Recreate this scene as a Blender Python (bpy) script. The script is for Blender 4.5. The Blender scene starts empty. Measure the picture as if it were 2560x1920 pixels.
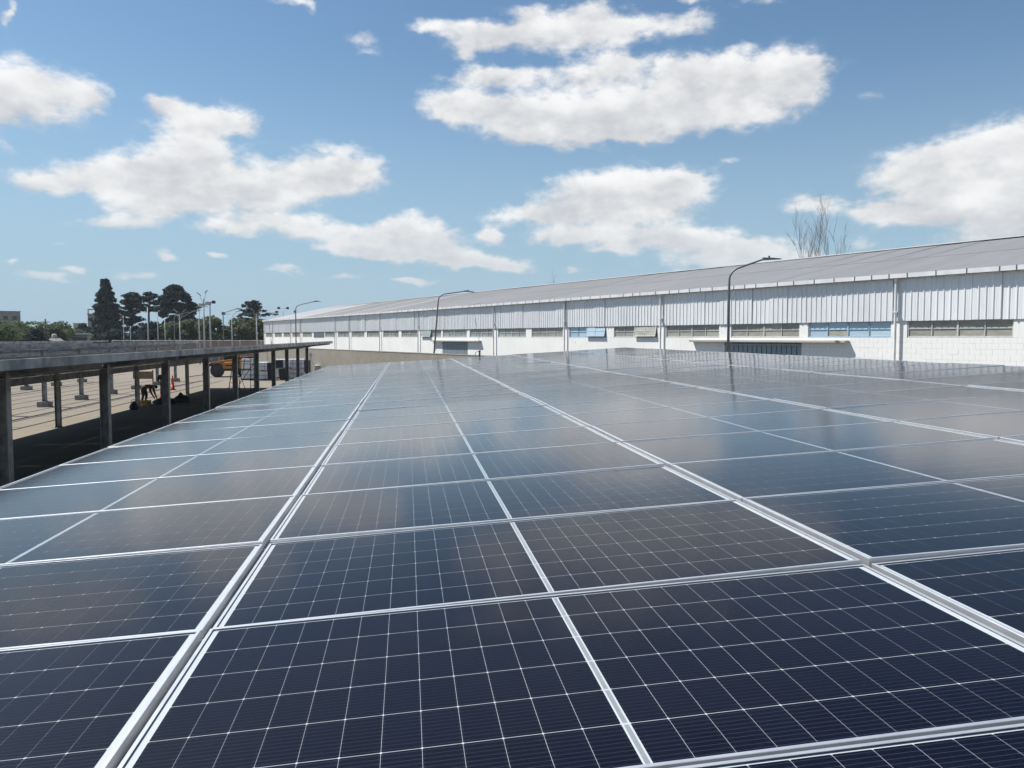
import bpy, math, random
import numpy as np
from mathutils import Vector, Matrix
random.seed(7)
rng = np.random.default_rng(11)
scene = bpy.context.scene
PI = math.pi
R = math.radians
H = 3.75            # eye height above the yard
# ------------------------------------------------------------------ camera
cam = bpy.data.cameras.new('camera')
cam.sensor_width = 36.0
cam.lens = 2029.0 / 2560.0 * 36.0
cam.clip_start = 0.05
cam.clip_end = 6000
camo = bpy.data.objects.new('camera', cam)
scene.collection.objects.link(camo)
camo.location = (0, 0, H)
camo.rotation_euler = (PI / 2 - 0.05766, 0, -0.12822)
scene.camera = camo
# ------------------------------------------------------------------ light
SUN_AZ, SUN_EL = R(-62), R(56)      # azimuth from +Y towards +X
SKY_STRENGTH = 0.07
SUN_STRENGTH = 4.8
EXPOSURE = 0.62
CLOUD = 0.64            # radiance of sunlit cloud
SKY_TINT = (0.79, 0.96, 1.02)
HORIZON = (0.245, 0.346, 0.442)   # pale air near the skyline
sd = Vector((math.sin(SUN_AZ) * math.cos(SUN_EL), math.cos(SUN_AZ) * math.cos(SUN_EL), math.sin(SUN_EL)))
sun = bpy.data.lights.new('sun', 'SUN')
sun.energy = SUN_STRENGTH
sun.angle = R(0.53)
sun.color = (1.0, 0.955, 0.89)
suno = bpy.data.objects.new('sun', sun)
scene.collection.objects.link(suno)
suno.rotation_euler = sd.to_track_quat('Z', 'Y').to_euler()
suno.location = (0, 0, 60)
vs = scene.view_settings
vs.view_transform = 'Standard'
vs.look = 'None'
vs.exposure = EXPOSURE
vs.gamma = 1.0
vs.use_curve_mapping = False
scene.cycles.max_bounces = 7
scene.cycles.transparent_max_bounces = 12
scene.cycles.caustics_reflective = False
scene.cycles.caustics_refractive = False
scene.cycles.use_denoising = True
# ------------------------------------------------------------------ world: clear sky with cumulus
world = bpy.data.worlds.new('World')
scene.world = world
world.use_nodes = True
wn, wl = world.node_tree.nodes, world.node_tree.links
wn.clear()
def N(t, **k):
    n = wn.new(t)
    for a, b in k.items():
        setattr(n, a, b)
    return n
def WM(op, a, b=None, c=None, clamp=False):
    n = N('ShaderNodeMath', operation=op, use_clamp=clamp)
    for i, x in enumerate((a, b, c)):
        if x is None: continue
        if isinstance(x, (int, float)): n.inputs[i].default_value = x
        else: wl.new(x, n.inputs[i])
    return n.outputs[0]
def WV(op, a, b=None, c=None):
    n = N('ShaderNodeVectorMath', operation=op)
    for i, x in enumerate((a, b, c)):
        if x is None: continue
        if isinstance(x, (tuple, list)): n.inputs[i].default_value = x
        else: wl.new(x, n.inputs[i])
    return n.outputs['Value'] if op == 'DOT_PRODUCT' else n.outputs[0]
def WR(val, a, b, c=0.0, d=1.0, smooth=True):
    n = N('ShaderNodeMapRange', interpolation_type='SMOOTHSTEP' if smooth else 'LINEAR')
    wl.new(val, n.inputs[0])
    for i, x in enumerate((a, b, c, d)): n.inputs[i + 1].default_value = x
    return n.outputs[0]
def WMIX(fac, a, b):
    n = N('ShaderNodeMix', data_type='RGBA')
    if isinstance(fac, (int, float)): n.inputs[0].default_value = fac
    else: wl.new(fac, n.inputs[0])
    for i, x in ((6, a), (7, b)):
        if isinstance(x, tuple): n.inputs[i].default_value = (*x, 1)
        else: wl.new(x, n.inputs[i])
    return n.outputs[2]
sky = N('ShaderNodeTexSky', sky_type='NISHITA')
sky.sun_disc = False
sky.sun_elevation = SUN_EL
sky.sun_rotation = SUN_AZ
sky.air_density = 1.0
sky.dust_density = 0.5
sky.ozone_density = 1.0
sky.altitude = 20
tc = N('ShaderNodeTexCoord').outputs['Generated']
sp = N('ShaderNodeSeparateXYZ'); wl.new(tc, sp.inputs[0])
az = WM('ARCTAN2', sp.outputs[0], sp.outputs[1])
el = WM('ARCSINE', sp.outputs[2])
uv = N('ShaderNodeCombineXYZ'); wl.new(az, uv.inputs[0]); wl.new(el, uv.inputs[1])
uv = uv.outputs[0]
def WNOISE(vec, scale, detail, rough=0.55, col=False):
    n = N('ShaderNodeTexNoise', noise_dimensions='3D')
    n.inputs['Scale'].default_value = scale; n.inputs['Detail'].default_value = detail; n.inputs['Roughness'].default_value = rough
    wl.new(vec, n.inputs['Vector'])
    return n.outputs['Color'] if col else n.outputs['Fac']
uvs = WV('MULTIPLY', uv, (1.0, 1.7, 1.0))
warp = WNOISE(uvs, 22.0, 3, 0.6, True)
warp = WV('MULTIPLY_ADD', warp, (0.036, 0.024, 0), (-0.018, -0.012, 0))
uvw = WV('ADD', uv, warp)
# each entry: azimuth, elevation, half width, half height (radians), weight
BLOBS = """-0.403,0.242,0.0449,0.0240,1.00;-0.348,0.253,0.0210,0.0167,1.00;-0.397,0.264,0.0307,0.0153,0.90;-0.457,0.238,0.0437,0.0282,1.00;-0.416,0.329,0.0049,0.0217,0.60;-0.424,0.189,0.0123,0.0099,0.55;-0.233,0.241,0.0466,0.0185,1.00;-0.266,0.254,0.0173,0.0124,1.00;-0.195,0.241,0.0209,0.0094,1.00;-0.238,0.211,0.0360,0.0214,1.00;-0.243,0.185,0.0507,0.0268,1.00;-0.301,0.180,0.0402,0.0195,1.00;-0.336,0.173,0.0428,0.0142,1.00;-0.389,0.162,0.0368,0.0098,1.00;-0.277,0.156,0.0576,0.0130,1.00;-0.289,0.143,0.0407,0.0147,0.90;-0.326,0.125,0.0374,0.0077,0.80;-0.269,0.150,0.0249,0.0087,0.70;-0.101,0.193,0.0577,0.0248,1.00;-0.062,0.194,0.0328,0.0191,1.00;-0.147,0.174,0.0519,0.0189,1.00;-0.174,0.162,0.0422,0.0117,1.00;-0.170,0.138,0.0424,0.0127,0.90;-0.210,0.124,0.0339,0.0081,0.80;-0.120,0.127,0.0413,0.0120,0.85;-0.055,0.123,0.0476,0.0124,1.01;-0.003,0.135,0.0242,0.0147,1.01;0.031,0.125,0.0298,0.0148,0.94;-0.063,0.106,0.0396,0.0073,1.08;-0.032,0.098,0.0267,0.0052,1.08;0.031,0.109,0.0407,0.0114,1.10;0.040,0.096,0.0517,0.0081,1.10;0.126,0.087,0.0318,0.0075,1.08;0.079,0.094,0.0383,0.0080,1.10;0.009,0.117,0.0324,0.0131,1.08;0.104,0.125,0.0153,0.0105,1.10;-0.272,0.093,0.0124,0.0066,0.88;-0.217,0.097,0.0147,0.0031,0.88;-0.139,0.079,0.0237,0.0048,0.88;-0.077,0.074,0.0216,0.0044,0.88;0.009,0.068,0.0242,0.0050,0.88;-0.301,0.067,0.0235,0.0051,0.95;-0.392,0.065,0.0192,0.0048,0.95;-0.366,0.075,0.0144,0.0034,0.64;-0.376,0.100,0.0105,0.0034,0.56;0.207,0.081,0.0127,0.0043,0.70;-0.001,0.068,0.0145,0.0033,0.64;-0.374,0.061,0.0113,0.0029,0.64;-0.421,0.078,0.0064,0.0028,0.48;0.032,0.355,0.0262,0.0091,0.75;0.080,0.345,0.0336,0.0167,1.00;0.133,0.351,0.0409,0.0158,1.00;0.152,0.372,0.0173,0.0106,0.90;0.200,0.347,0.0503,0.0158,1.00;0.224,0.371,0.0357,0.0146,1.00;0.262,0.352,0.0449,0.0115,0.95;0.328,0.353,0.0393,0.0106,0.70;0.070,0.328,0.0144,0.0076,0.70;0.346,0.362,0.0183,0.0080,0.50;0.090,0.304,0.0410,0.0095,0.75;0.133,0.301,0.0411,0.0095,0.75;0.225,0.306,0.0550,0.0171,0.90;0.263,0.319,0.0261,0.0110,0.80;0.328,0.310,0.0278,0.0118,0.80;0.051,0.273,0.0289,0.0176,0.90;0.090,0.271,0.0483,0.0176,1.00;0.143,0.263,0.0581,0.0204,1.00;0.138,0.241,0.0267,0.0126,0.95;0.210,0.254,0.0722,0.0223,1.00;0.282,0.265,0.0804,0.0254,1.00;0.338,0.275,0.0694,0.0250,1.00;0.374,0.298,0.0591,0.0218,1.00;0.432,0.299,0.0505,0.0182,1.00;0.467,0.297,0.0258,0.0123,0.90;0.455,0.273,0.0347,0.0142,0.95;0.402,0.252,0.0539,0.0129,0.90;0.249,0.237,0.0526,0.0099,0.90;0.225,0.174,0.0579,0.0204,1.00;0.292,0.182,0.0569,0.0174,1.00;0.332,0.182,0.0280,0.0155,1.00;0.162,0.148,0.0512,0.0104,0.95;0.235,0.153,0.0771,0.0159,1.00;0.302,0.163,0.0496,0.0194,1.00;0.187,0.123,0.0365,0.0105,0.85;0.264,0.122,0.0719,0.0161,1.00;0.340,0.120,0.0444,0.0131,0.95;0.377,0.104,0.0436,0.0112,0.90;0.423,0.103,0.0425,0.0129,0.95;0.354,0.089,0.0604,0.0103,0.80;0.255,0.105,0.0289,0.0067,0.80;0.445,0.087,0.0486,0.0115,0.80;0.588,0.188,0.0429,0.0191,0.80;0.626,0.193,0.0525,0.0211,0.80;0.674,0.197,0.0390,0.0276,0.80;0.589,0.165,0.0586,0.0185,0.80;0.646,0.158,0.0625,0.0245,0.80;0.542,0.139,0.0429,0.0095,0.76;0.598,0.135,0.0659,0.0127,0.80;0.665,0.124,0.0504,0.0205,0.80;0.706,0.159,0.0478,0.0512,0.80;0.468,0.154,0.0217,0.0115,0.70;0.492,0.150,0.0170,0.0079,0.50;0.648,0.103,0.0516,0.0125,0.56;0.534,0.106,0.0115,0.0081,0.64;0.501,0.083,0.0509,0.0078,0.80;0.539,0.259,0.0163,0.0090,0.35;0.389,0.206,0.0154,0.0049,0.40;-0.048,0.341,0.0196,0.0074,0.60;-0.041,0.328,0.0141,0.0050,0.35;-0.135,0.371,0.0215,0.0047,0.70;-0.110,0.363,0.0064,0.0160,0.30;0.422,0.369,0.0286,0.0055,0.55;0.337,0.377,0.0276,0.0040,0.50"""
BL = [tuple(map(float, b.split(','))) for b in BLOBS.split(';')]
# the same kind of cumulus goes on over the rest of the sky
flat = N('ShaderNodeCombineXYZ')
zz = WM('MAXIMUM', sp.outputs[2], 0.06)
wl.new(WM('DIVIDE', sp.outputs[0], zz), flat.inputs[0]); wl.new(WM('DIVIDE', sp.outputs[1], zz), flat.inputs[1])
gen = WNOISE(flat.outputs[0], 0.62, 5, 0.52)
inside = WM('MULTIPLY', WM('MULTIPLY', WR(az, -0.58, -0.47), WR(az, 0.86, 0.74)), WR(el, 0.50, 0.40))
genD = WM('MULTIPLY', WM('MULTIPLY', WR(gen, 0.57, 0.73, 0.0, 1.2), WM('SUBTRACT', 1.0, inside)), WR(el, 0.0, 0.12))
fine = WNOISE(uvs, 30.0, 9, 0.60)
soft = WNOISE(uvs, 13.0, 3, 0.5)
CW = CLOUD / SKY_STRENGTH
skyc = WV('MULTIPLY', sky.outputs[0], SKY_TINT)
skyc = WMIX(WR(el, 0.36, -0.04, 0.0, 0.95), skyc, tuple(x / SKY_STRENGTH for x in HORIZON))
hazeup = WR(el, 0.15, 0.02)
def blob_group(blobs):
    """sum of cloud puffs (D) and its elevation-weighted sum (E), as a node group"""
    gt = bpy.data.node_groups.new('cloud_patch', 'ShaderNodeTree')
    gt.interface.new_socket('uv', in_out='INPUT', socket_type='NodeSocketVector')
    gt.interface.new_socket('D', in_out='OUTPUT', socket_type='NodeSocketFloat'); gt.interface.new_socket('E', in_out='OUTPUT', socket_type='NodeSocketFloat')
    gi = gt.nodes.new('NodeGroupInput'); go = gt.nodes.new('NodeGroupOutput'); D = E_ = None
    def nn(t, op, *ins):
        n = gt.nodes.new(t); n.operation = op
        for k, x in enumerate(ins):
            if isinstance(x, bpy.types.NodeSocket): gt.links.new(x, n.inputs[k])
            elif x is not None: n.inputs[k].default_value = x
        return n.outputs['Value'] if op == 'DOT_PRODUCT' else n.outputs[0]
    for a, e, ra, re_, wgt in blobs:
        q = nn('ShaderNodeVectorMath', 'MULTIPLY_ADD', gi.outputs[0], (1 / ra, 1 / re_, 0), (-a / ra, -e / re_, 0))
        g = nn('ShaderNodeMath', 'POWER', math.exp(-1.0), nn('ShaderNodeVectorMath', 'DOT_PRODUCT', q, q))
        D = nn('ShaderNodeMath', 'MULTIPLY_ADD', g, wgt, D if D is not None else 0.0)
        E_ = nn('ShaderNodeMath', 'MULTIPLY_ADD', g, wgt * e, E_ if E_ is not None else 0.0)
    gt.links.new(D, go.inputs[0]); gt.links.new(E_, go.inputs[1])
    return gt
def sky_shader(blobs):
    """clear sky plus the clouds of one patch of sky"""
    D, E_ = genD, WM('MULTIPLY', genD, el)
    if blobs:
        gn = N('ShaderNodeGroup'); gn.node_tree = blob_group(blobs); wl.new(uvw, gn.inputs[0])
        D, E_ = WM('ADD', D, gn.outputs[0]), WM('ADD', E_, gn.outputs[1])
    Dn = WM('MULTIPLY_ADD', WM('SUBTRACT', fine, 0.5), 1.75, D)
    Dn = WM('MULTIPLY_ADD', WM('SUBTRACT', soft, 0.5), 0.7, Dn)
    cov = WM('MULTIPLY', WR(Dn, 0.10, 0.98), WR(D, 0.03, 0.34))
    Tn = WM('MULTIPLY', WM('SUBTRACT', el, WM('DIVIDE', E_, WM('MAXIMUM', D, 0.05))), 26.0)
    # billows: sunlit shoulders, grey hollows and bases
    lit = WM('MULTIPLY_ADD', WM('SUBTRACT', soft, 0.5), 2.4, WM('MULTIPLY', Tn, 1.15))
    lit = WM('MULTIPLY_ADD', WM('SUBTRACT', fine, 0.5), 1.7, lit)
    lit = WM('SUBTRACT', lit, WM('MULTIPLY', WR(D, 0.6, 2.2), 0.35))
    lit = WR(lit, -1.15, 0.85)
    cloud = WMIX(lit, (0.60 * CW, 0.615 * CW, 0.645 * CW), (1.0 * CW, 1.0 * CW, 0.995 * CW))
    cloud = WMIX(hazeup, cloud, (0.60 * CW, 0.68 * CW, 0.74 * CW))      # far clouds pale into the air
    b = N('ShaderNodeBackground'); b.inputs[1].default_value = SKY_STRENGTH
    wl.new(WMIX(WM('MULTIPLY', cov, 0.96), skyc, cloud), b.inputs[0])
    return b.outputs[0]
def choose(test, a, b):
    n = N('ShaderNodeMixShader'); wl.new(test, n.inputs[0]); wl.new(a, n.inputs[1]); wl.new(b, n.inputs[2]); return n.outputs[0]
def patch(a0, a1, e0, e1):
    """patches only save time: each holds every cloud that reaches into it"""
    return [b for b in BL if a0 - 2.4 * b[2] - 0.03 < b[0] < a1 + 2.4 * b[2] + 0.03 and e0 - 2.4 * b[3] - 0.03 < b[1] < e1 + 2.4 * b[3] + 0.03]
def tree_of(cuts, e0, e1):
    if len(cuts) == 2: return sky_shader(patch(cuts[0], cuts[1], e0, e1))
    k = len(cuts) // 2
    return choose(WM('GREATER_THAN', az, cuts[k]), tree_of(cuts[:k + 1], e0, e1), tree_of(cuts[k:], e0, e1))
CUTS = [-0.62, -0.32, -0.20, -0.08, 0.04, 0.16, 0.28, 0.40, 0.52, 0.90]
low_, high_ = tree_of(CUTS, -0.05, 0.15), tree_of(CUTS, 0.15, 0.55)
front = choose(WM('GREATER_THAN', el, 0.15), low_, high_)
there = WM('MULTIPLY', WM('MULTIPLY', WM('GREATER_THAN', az, -0.62), WM('LESS_THAN', az, 0.90)), WM('MULTIPLY', WM('LESS_THAN', el, 0.55), WM('GREATER_THAN', el, -0.05)))
wo = N('ShaderNodeOutputWorld'); wl.new(choose(there, sky_shader([]), front), wo.inputs[0])
world.cycles.sampling_method = 'MANUAL'
world.cycles.sample_map_resolution = 512
# ------------------------------------------------------------------ helpers
COL = scene.collection
class MB:
    """collects faces, builds one mesh"""
    def __init__(s): s.v = []; s.f = []; s.m = []; s.uv = None
    def quad(s, a, b, c, d, mi=0):
        i = len(s.v); s.v += [tuple(a), tuple(b), tuple(c), tuple(d)]; s.f.append((i, i + 1, i + 2, i + 3)); s.m.append(mi)
    def poly(s, pts, mi=0):
        i = len(s.v); s.v += [tuple(p) for p in pts]; s.f.append(tuple(range(i, i + len(pts)))); s.m.append(mi)
    def box(s, x0, x1, y0, y1, z0, z1, mi=0, M=None):
        i = len(s.v)
        P = [(x0, y0, z0), (x1, y0, z0), (x1, y1, z0), (x0, y1, z0), (x0, y0, z1), (x1, y0, z1), (x1, y1, z1), (x0, y1, z1)]
        if M is not None: P = [tuple(M @ Vector(p)) for p in P]
        s.v += P
        for q in ((0, 3, 2, 1), (4, 5, 6, 7), (0, 1, 5, 4), (1, 2, 6, 5), (2, 3, 7, 6), (3, 0, 4, 7)):
            s.f.append(tuple(i + k for k in q)); s.m.append(mi)
        return s
    def prism(s, prof, y0, y1, mi=0, M=None):
        """profile in xz (counter-clockwise seen from -y), extruded along y"""
        n = len(prof); i = len(s.v)
        P = [(x, y0, z) for x, z in prof] + [(x, y1, z) for x, z in prof]
        if M is not None: P = [tuple(M @ Vector(p)) for p in P]
        s.v += P
        for k in range(n):
            j = (k + 1) % n
            s.f.append((i + k, i + j, i + n + j, i + n + k)); s.m.append(mi)
        s.f.append(tuple(i + k for k in range(n - 1, -1, -1))); s.m.append(mi)
        s.f.append(tuple(i + n + k for k in range(n))); s.m.append(mi)
        return s
    def bar(s, p, q, w, h, mi=0):
        p, q = Vector(p), Vector(q); d = (q - p); L = d.length
        M = Matrix.Translation(p) @ d.to_track_quat('X', 'Z').to_matrix().to_4x4()
        return s.box(0, L, -w / 2, w / 2, -h / 2, h / 2, mi, M)
    def tube(s, pts, r, n=8, mi=0, cap=True):
        pts = [Vector(p) for p in pts]; i = len(s.v)
        rr = r if isinstance(r, (list, tuple)) else [r] * len(pts)
        up = None
        for k, p in enumerate(pts):
            d = (pts[min(k + 1, len(pts) - 1)] - pts[max(k - 1, 0)]).normalized()
            if up is None: up = d.orthogonal().normalized()
            up = (up - d * up.dot(d)); up = up.normalized() if up.length > 1e-6 else d.orthogonal().normalized()
            sd_ = d.cross(up)
            for j in range(n):
                a = 2 * PI * j / n
                s.v.append(tuple(p + (up * math.cos(a) + sd_ * math.sin(a)) * rr[k]))
        for k in range(len(pts) - 1):
            for j in range(n):
                a, b = i + k * n + j, i + k * n + (j + 1) % n
                s.f.append((a, b, b + n, a + n)); s.m.append(mi)
        if cap:
            s.f.append(tuple(i + j for j in range(n - 1, -1, -1))); s.m.append(mi)
            e = i + (len(pts) - 1) * n
            s.f.append(tuple(e + j for j in range(n))); s.m.append(mi)
        return s
    def lathe(s, prof, c=(0, 0, 0), n=16, mi=0, M=None):
        """profile (r, z) bottom to top about the z axis"""
        i = len(s.v)
        for r, z in prof:
            for j in range(n):
                a = 2 * PI * j / n
                p = Vector((c[0] + r * math.cos(a), c[1] + r * math.sin(a), c[2] + z))
                if M is not None: p = M @ p
                s.v.append(tuple(p))
        for k in range(len(prof) - 1):
            for j in range(n):
                a, b = i + k * n + j, i + k * n + (j + 1) % n
                s.f.append((a, b, b + n, a + n)); s.m.append(mi)
        s.f.append(tuple(i + j for j in range(n - 1, -1, -1))); s.m.append(mi)
        e = i + (len(prof) - 1) * n
        s.f.append(tuple(e + j for j in range(n))); s.m.append(mi)
        return s
    def mesh(s, name, mats, smooth=False):
        me = bpy.data.meshes.new(name)
        me.from_pydata(s.v, [], s.f)
        for m in (mats if isinstance(mats, (list, tuple)) else [mats]): me.materials.append(m)
        if any(s.m): me.polygons.foreach_set('material_index', s.m)
        if smooth: me.polygons.foreach_set('use_smooth', [True] * len(s.f))
        me.update()
        return me
    def obj(s, name, mats, parent=None, smooth=False, bevel=0.0):
        o = link(name, s.mesh(name, mats, smooth), parent)
        if bevel:
            b = o.modifiers.new('bevel', 'BEVEL'); b.width = bevel; b.segments = 2; b.limit_method = 'ANGLE'
        return o
def link(name, data, parent=None, loc=(0, 0, 0), rot=(0, 0, 0)):
    o = bpy.data.objects.new(name, data); COL.objects.link(o)
    o.location = loc; o.rotation_euler = rot
    if parent is not None: o.parent = parent
    return o
def tag(o, label, cat, group=None):
    o['label'] = label; o['category'] = cat
    if group: o['group'] = group
    return o
def thing(name, label, cat, loc=(0, 0, 0), rz=0.0, group=None, rot=None):
    o = link(name, None, None, loc, rot or (0, 0, rz)); o.empty_display_size = 0.2
    return tag(o, label, cat, group)
def structure(o): o['kind'] = 'structure'; return o
def copy_tree(o, parent=None):
    c = o.copy(); COL.objects.link(c)
    if parent is not None: c.parent = parent
    for ch in list(o.children): copy_tree(ch, c)
    return c
# ------------------------------------------------------------------ materials
class NT:
    def __init__(s, name):
        s.mat = bpy.data.materials.new(name); s.mat.use_nodes = True
        s.n = s.mat.node_tree.nodes; s.l = s.mat.node_tree.links; s.n.clear()
        s.out = s.n.new('ShaderNodeOutputMaterial')
    def node(s, t, ins=None, **k):
        n = s.n.new(t)
        for a, b in k.items(): setattr(n, a, b)
        for a, b in (ins or {}).items():
            if isinstance(b, bpy.types.NodeSocket): s.l.new(b, n.inputs[a])
            else: n.inputs[a].default_value = b
        return n
    def math(s, op, a, b=None, c=None, clamp=False):
        n = s.n.new('ShaderNodeMath'); n.operation = op; n.use_clamp = clamp
        for i, x in enumerate((a, b, c)):
            if x is None: continue
            if isinstance(x, (int, float)): n.inputs[i].default_value = x
            else: s.l.new(x, n.inputs[i])
        return n.outputs[0]
    def noise(s, scale, detail=4, rough=0.55, vec=None, dist=0.0):
        n = s.node('ShaderNodeTexNoise', {'Scale': scale, 'Detail': detail, 'Roughness': rough, 'Distortion': dist})
        s.l.new(vec if vec is not None else s.coord(), n.inputs['Vector'])
        return n.outputs['Fac']
    def coord(s, which='Object'):
        return s.node('ShaderNodeTexCoord').outputs[which]
    def rng(s, v, a, b, c=0.0, d=1.0):
        n = s.node('ShaderNodeMapRange', {1: a, 2: b, 3: c, 4: d}, interpolation_type='SMOOTHSTEP'); s.l.new(v, n.inputs[0]); return n.outputs[0]
    def mix(s, f, a, b):
        n = s.n.new('ShaderNodeMix'); n.data_type = 'RGBA'
        for i, x in ((0, f), (6, a), (7, b)):
            if isinstance(x, (int, float)): n.inputs[i].default_value = x
            elif isinstance(x, (tuple, list)): n.inputs[i].default_value = (*x, 1)
            else: s.l.new(x, n.inputs[i])
        return n.outputs[2]
    def bsdf(s, color, rough=0.6, metal=0.0, bump=None, bstr=0.3, bdist=0.02, spec=0.5):
        b = s.node('ShaderNodeBsdfPrincipled')
        for k, x in (('Base Color', color), ('Roughness', rough), ('Metallic', metal), ('Specular IOR Level', spec)):
            if isinstance(x, (tuple, list)): b.inputs[k].default_value = (*x, 1)
            elif isinstance(x, (int, float)): b.inputs[k].default_value = x
            else: s.l.new(x, b.inputs[k])
        if bump is not None:
            bm = s.node('ShaderNodeBump', {'Strength': bstr, 'Distance': bdist}); s.l.new(bump, bm.inputs['Height'])
            s.l.new(bm.outputs[0], b.inputs['Normal'])
        s.l.new(b.outputs[0], s.out.inputs[0])
        return b
def simple(name, c1, c2=None, scale=3.0, rough=0.6, metal=0.0, bump=0.0, lo=0.35, hi=0.65, detail=5, rnd=0.0, world_co=False, bscale=None):
    t = NT(name); c2 = c2 or tuple(x * 0.8 for x in c1)
    vec = t.node('ShaderNodeNewGeometry').outputs['Position'] if world_co else None
    nz = t.noise(scale, detail, 0.6, vec)
    col = t.mix(t.rng(nz, lo, hi), c1, c2)
    if rnd:
        oi = t.node('ShaderNodeObjectInfo').outputs['Random']
        k = t.math('MULTIPLY_ADD', oi, 2 * rnd, 1 - rnd)
        h = t.node('ShaderNodeHueSaturation', {'Color': col, 'Value': k}); col = h.outputs[0]
    t.bsdf(col, rough, metal, t.noise(bscale or scale * 6, 4, 0.6, vec) if bump else None, bump)
    return t.mat
M = {}
# aluminium, steel
M['alu'] = simple('anodised_aluminium', (0.72, 0.73, 0.75), (0.63, 0.645, 0.665), 7, 0.40, 0.75)
M['galv'] = simple('galvanised_steel', (0.36, 0.365, 0.37), (0.18, 0.187, 0.195), 3.0, 0.55, 0.3, 0.10, 0.38, 0.64, 9)
M['galv_pale'] = simple('weathered_galvanised_steel', (0.45, 0.445, 0.42), (0.17, 0.175, 0.18), 1.5, 0.6, 0.2, 0.12, 0.36, 0.66, 10)
M['concrete'] = simple('footing_concrete', (0.30, 0.285, 0.26), (0.22, 0.21, 0.195), 4, 0.9, 0, 0.4)
M['white_backsheet'] = simple('white_backsheet', (0.47, 0.49, 0.52), (0.44, 0.46, 0.49), 4, 0.5)
M['ribbon'] = simple('tinned_ribbon', (0.38, 0.40, 0.41), (0.33, 0.35, 0.36), 20, 0.4, 0.5)
def cell_material():
    t = NT('silicon_cell')
    u = t.coord('UV')
    s = t.node('ShaderNodeSeparateXYZ'); t.l.new(u, s.inputs[0])
    fr = t.math('FRACT', t.math('MULTIPLY', s.outputs[1], 10.0))
    dd = t.math('ABSOLUTE', t.math('SUBTRACT', fr, 0.5))
    line = t.math('LESS_THAN', dd, 0.036)
    # solder pads near the two ends of each wire
    ex = t.math('ABSOLUTE', t.math('SUBTRACT', s.outputs[0], 0.5))
    pad = t.math('MULTIPLY', t.math('LESS_THAN', dd, 0.075), t.math('GREATER_THAN', ex, 0.44))
    m = t.math('MAXIMUM', line, pad)
    oi = t.node('ShaderNodeObjectInfo').outputs['Random']
    base = t.mix(oi, (0.0009, 0.0017, 0.0082), (0.0013, 0.0024, 0.0112))
    col = t.mix(t.math('MULTIPLY', m, 0.8), base, (0.045, 0.052, 0.072))
    t.bsdf(col, 0.5, 0.0, spec=0.08)
    return t.mat
M['cell'] = cell_material()
def solar_glass():
    t = NT('solar_glass')
    geo = t.node('ShaderNodeNewGeometry')
    front = t.math('SUBTRACT', 1.0, geo.outputs['Backfacing'])
    pos = geo.outputs['Position']
    # prismatic cover glass: fine orange-peel relief
    bn = t.noise(95.0, 3, 0.5, pos)
    bmp = t.node('ShaderNodeBump', {'Strength': 0.045, 'Distance': 0.004}); t.l.new(bn, bmp.inputs['Height'])
    fr = t.node('ShaderNodeFresnel', {'IOR': 1.46})
    gl = t.node('ShaderNodeBsdfGlossy', {'Roughness': 0.085, 'Color': (0.97, 0.955, 0.945, 1)}); t.l.new(bmp.outputs[0], gl.inputs['Normal'])
    tr = t.node('ShaderNodeBsdfTransparent', {'Color': (0.97, 0.98, 0.98, 1)})
    mx = t.node('ShaderNodeMixShader'); t.l.new(t.math('MULTIPLY', t.math('MULTIPLY', fr.outputs[0], t.rng(fr.outputs[0], 0.0, 0.54, 0.07, 1.0)), front), mx.inputs[0])
    t.l.new(tr.outputs[0], mx.inputs[1]); t.l.new(gl.outputs[0], mx.inputs[2])
    # thin dust film with wiped smudges
    d1 = t.noise(0.9, 6, 0.6, pos); d2 = t.noise(7.0, 5, 0.65, pos)
    dust = t.math('ADD', t.math('MULTIPLY', t.rng(d1, 0.35, 0.75), 0.005), t.math('MULTIPLY', t.rng(d2, 0.66, 0.85), 0.07))
    dust = t.math('MULTIPLY', t.math('ADD', dust, 0.001), front)
    df = t.node('ShaderNodeBsdfDiffuse', {'Color': (0.47, 0.44, 0.40, 1)})
    m2 = t.node('ShaderNodeMixShader'); t.l.new(dust, m2.inputs[0]); t.l.new(mx.outputs[0], m2.inputs[1]); t.l.new(df.outputs[0], m2.inputs[2])
    t.l.new(m2.outputs[0], t.out.inputs[0])
    return t.mat
M['solar_glass'] = solar_glass()
def yard_ground():
    t = NT('packed_earth')
    pos = t.node('ShaderNodeNewGeometry').outputs['Position']
    a = t.noise(0.05, 6, 0.6, pos); b = t.noise(0.6, 7, 0.65, pos); c = t.noise(14, 5, 0.7, pos)
    col = t.mix(t.rng(a, 0.35, 0.65), (0.218, 0.192, 0.155), (0.188, 0.167, 0.139))
    col = t.mix(t.math('MULTIPLY', t.rng(b, 0.5, 0.75), 0.5), col, (0.24, 0.215, 0.178))
    col = t.mix(t.math('MULTIPLY', t.rng(c, 0.55, 0.8), 0.5), col, (0.15, 0.13, 0.105))
    # wheel tracks
    w = t.node('ShaderNodeTexWave', {'Scale': 0.35, 'Distortion': 9.0, 'Detail': 3.0, 'Detail Scale': 0.25}, bands_direction='X'); t.l.new(pos, w.inputs['Vector'])
    col = t.mix(t.math('MULTIPLY', t.rng(w.outputs['Fac'], 0.86, 1.0), 0.22), col, (0.16, 0.14, 0.115))
    t.bsdf(col, 0.95, 0, c, 0.5, 0.03, 0.2)
    return t.mat
M['ground'] = yard_ground()
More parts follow.
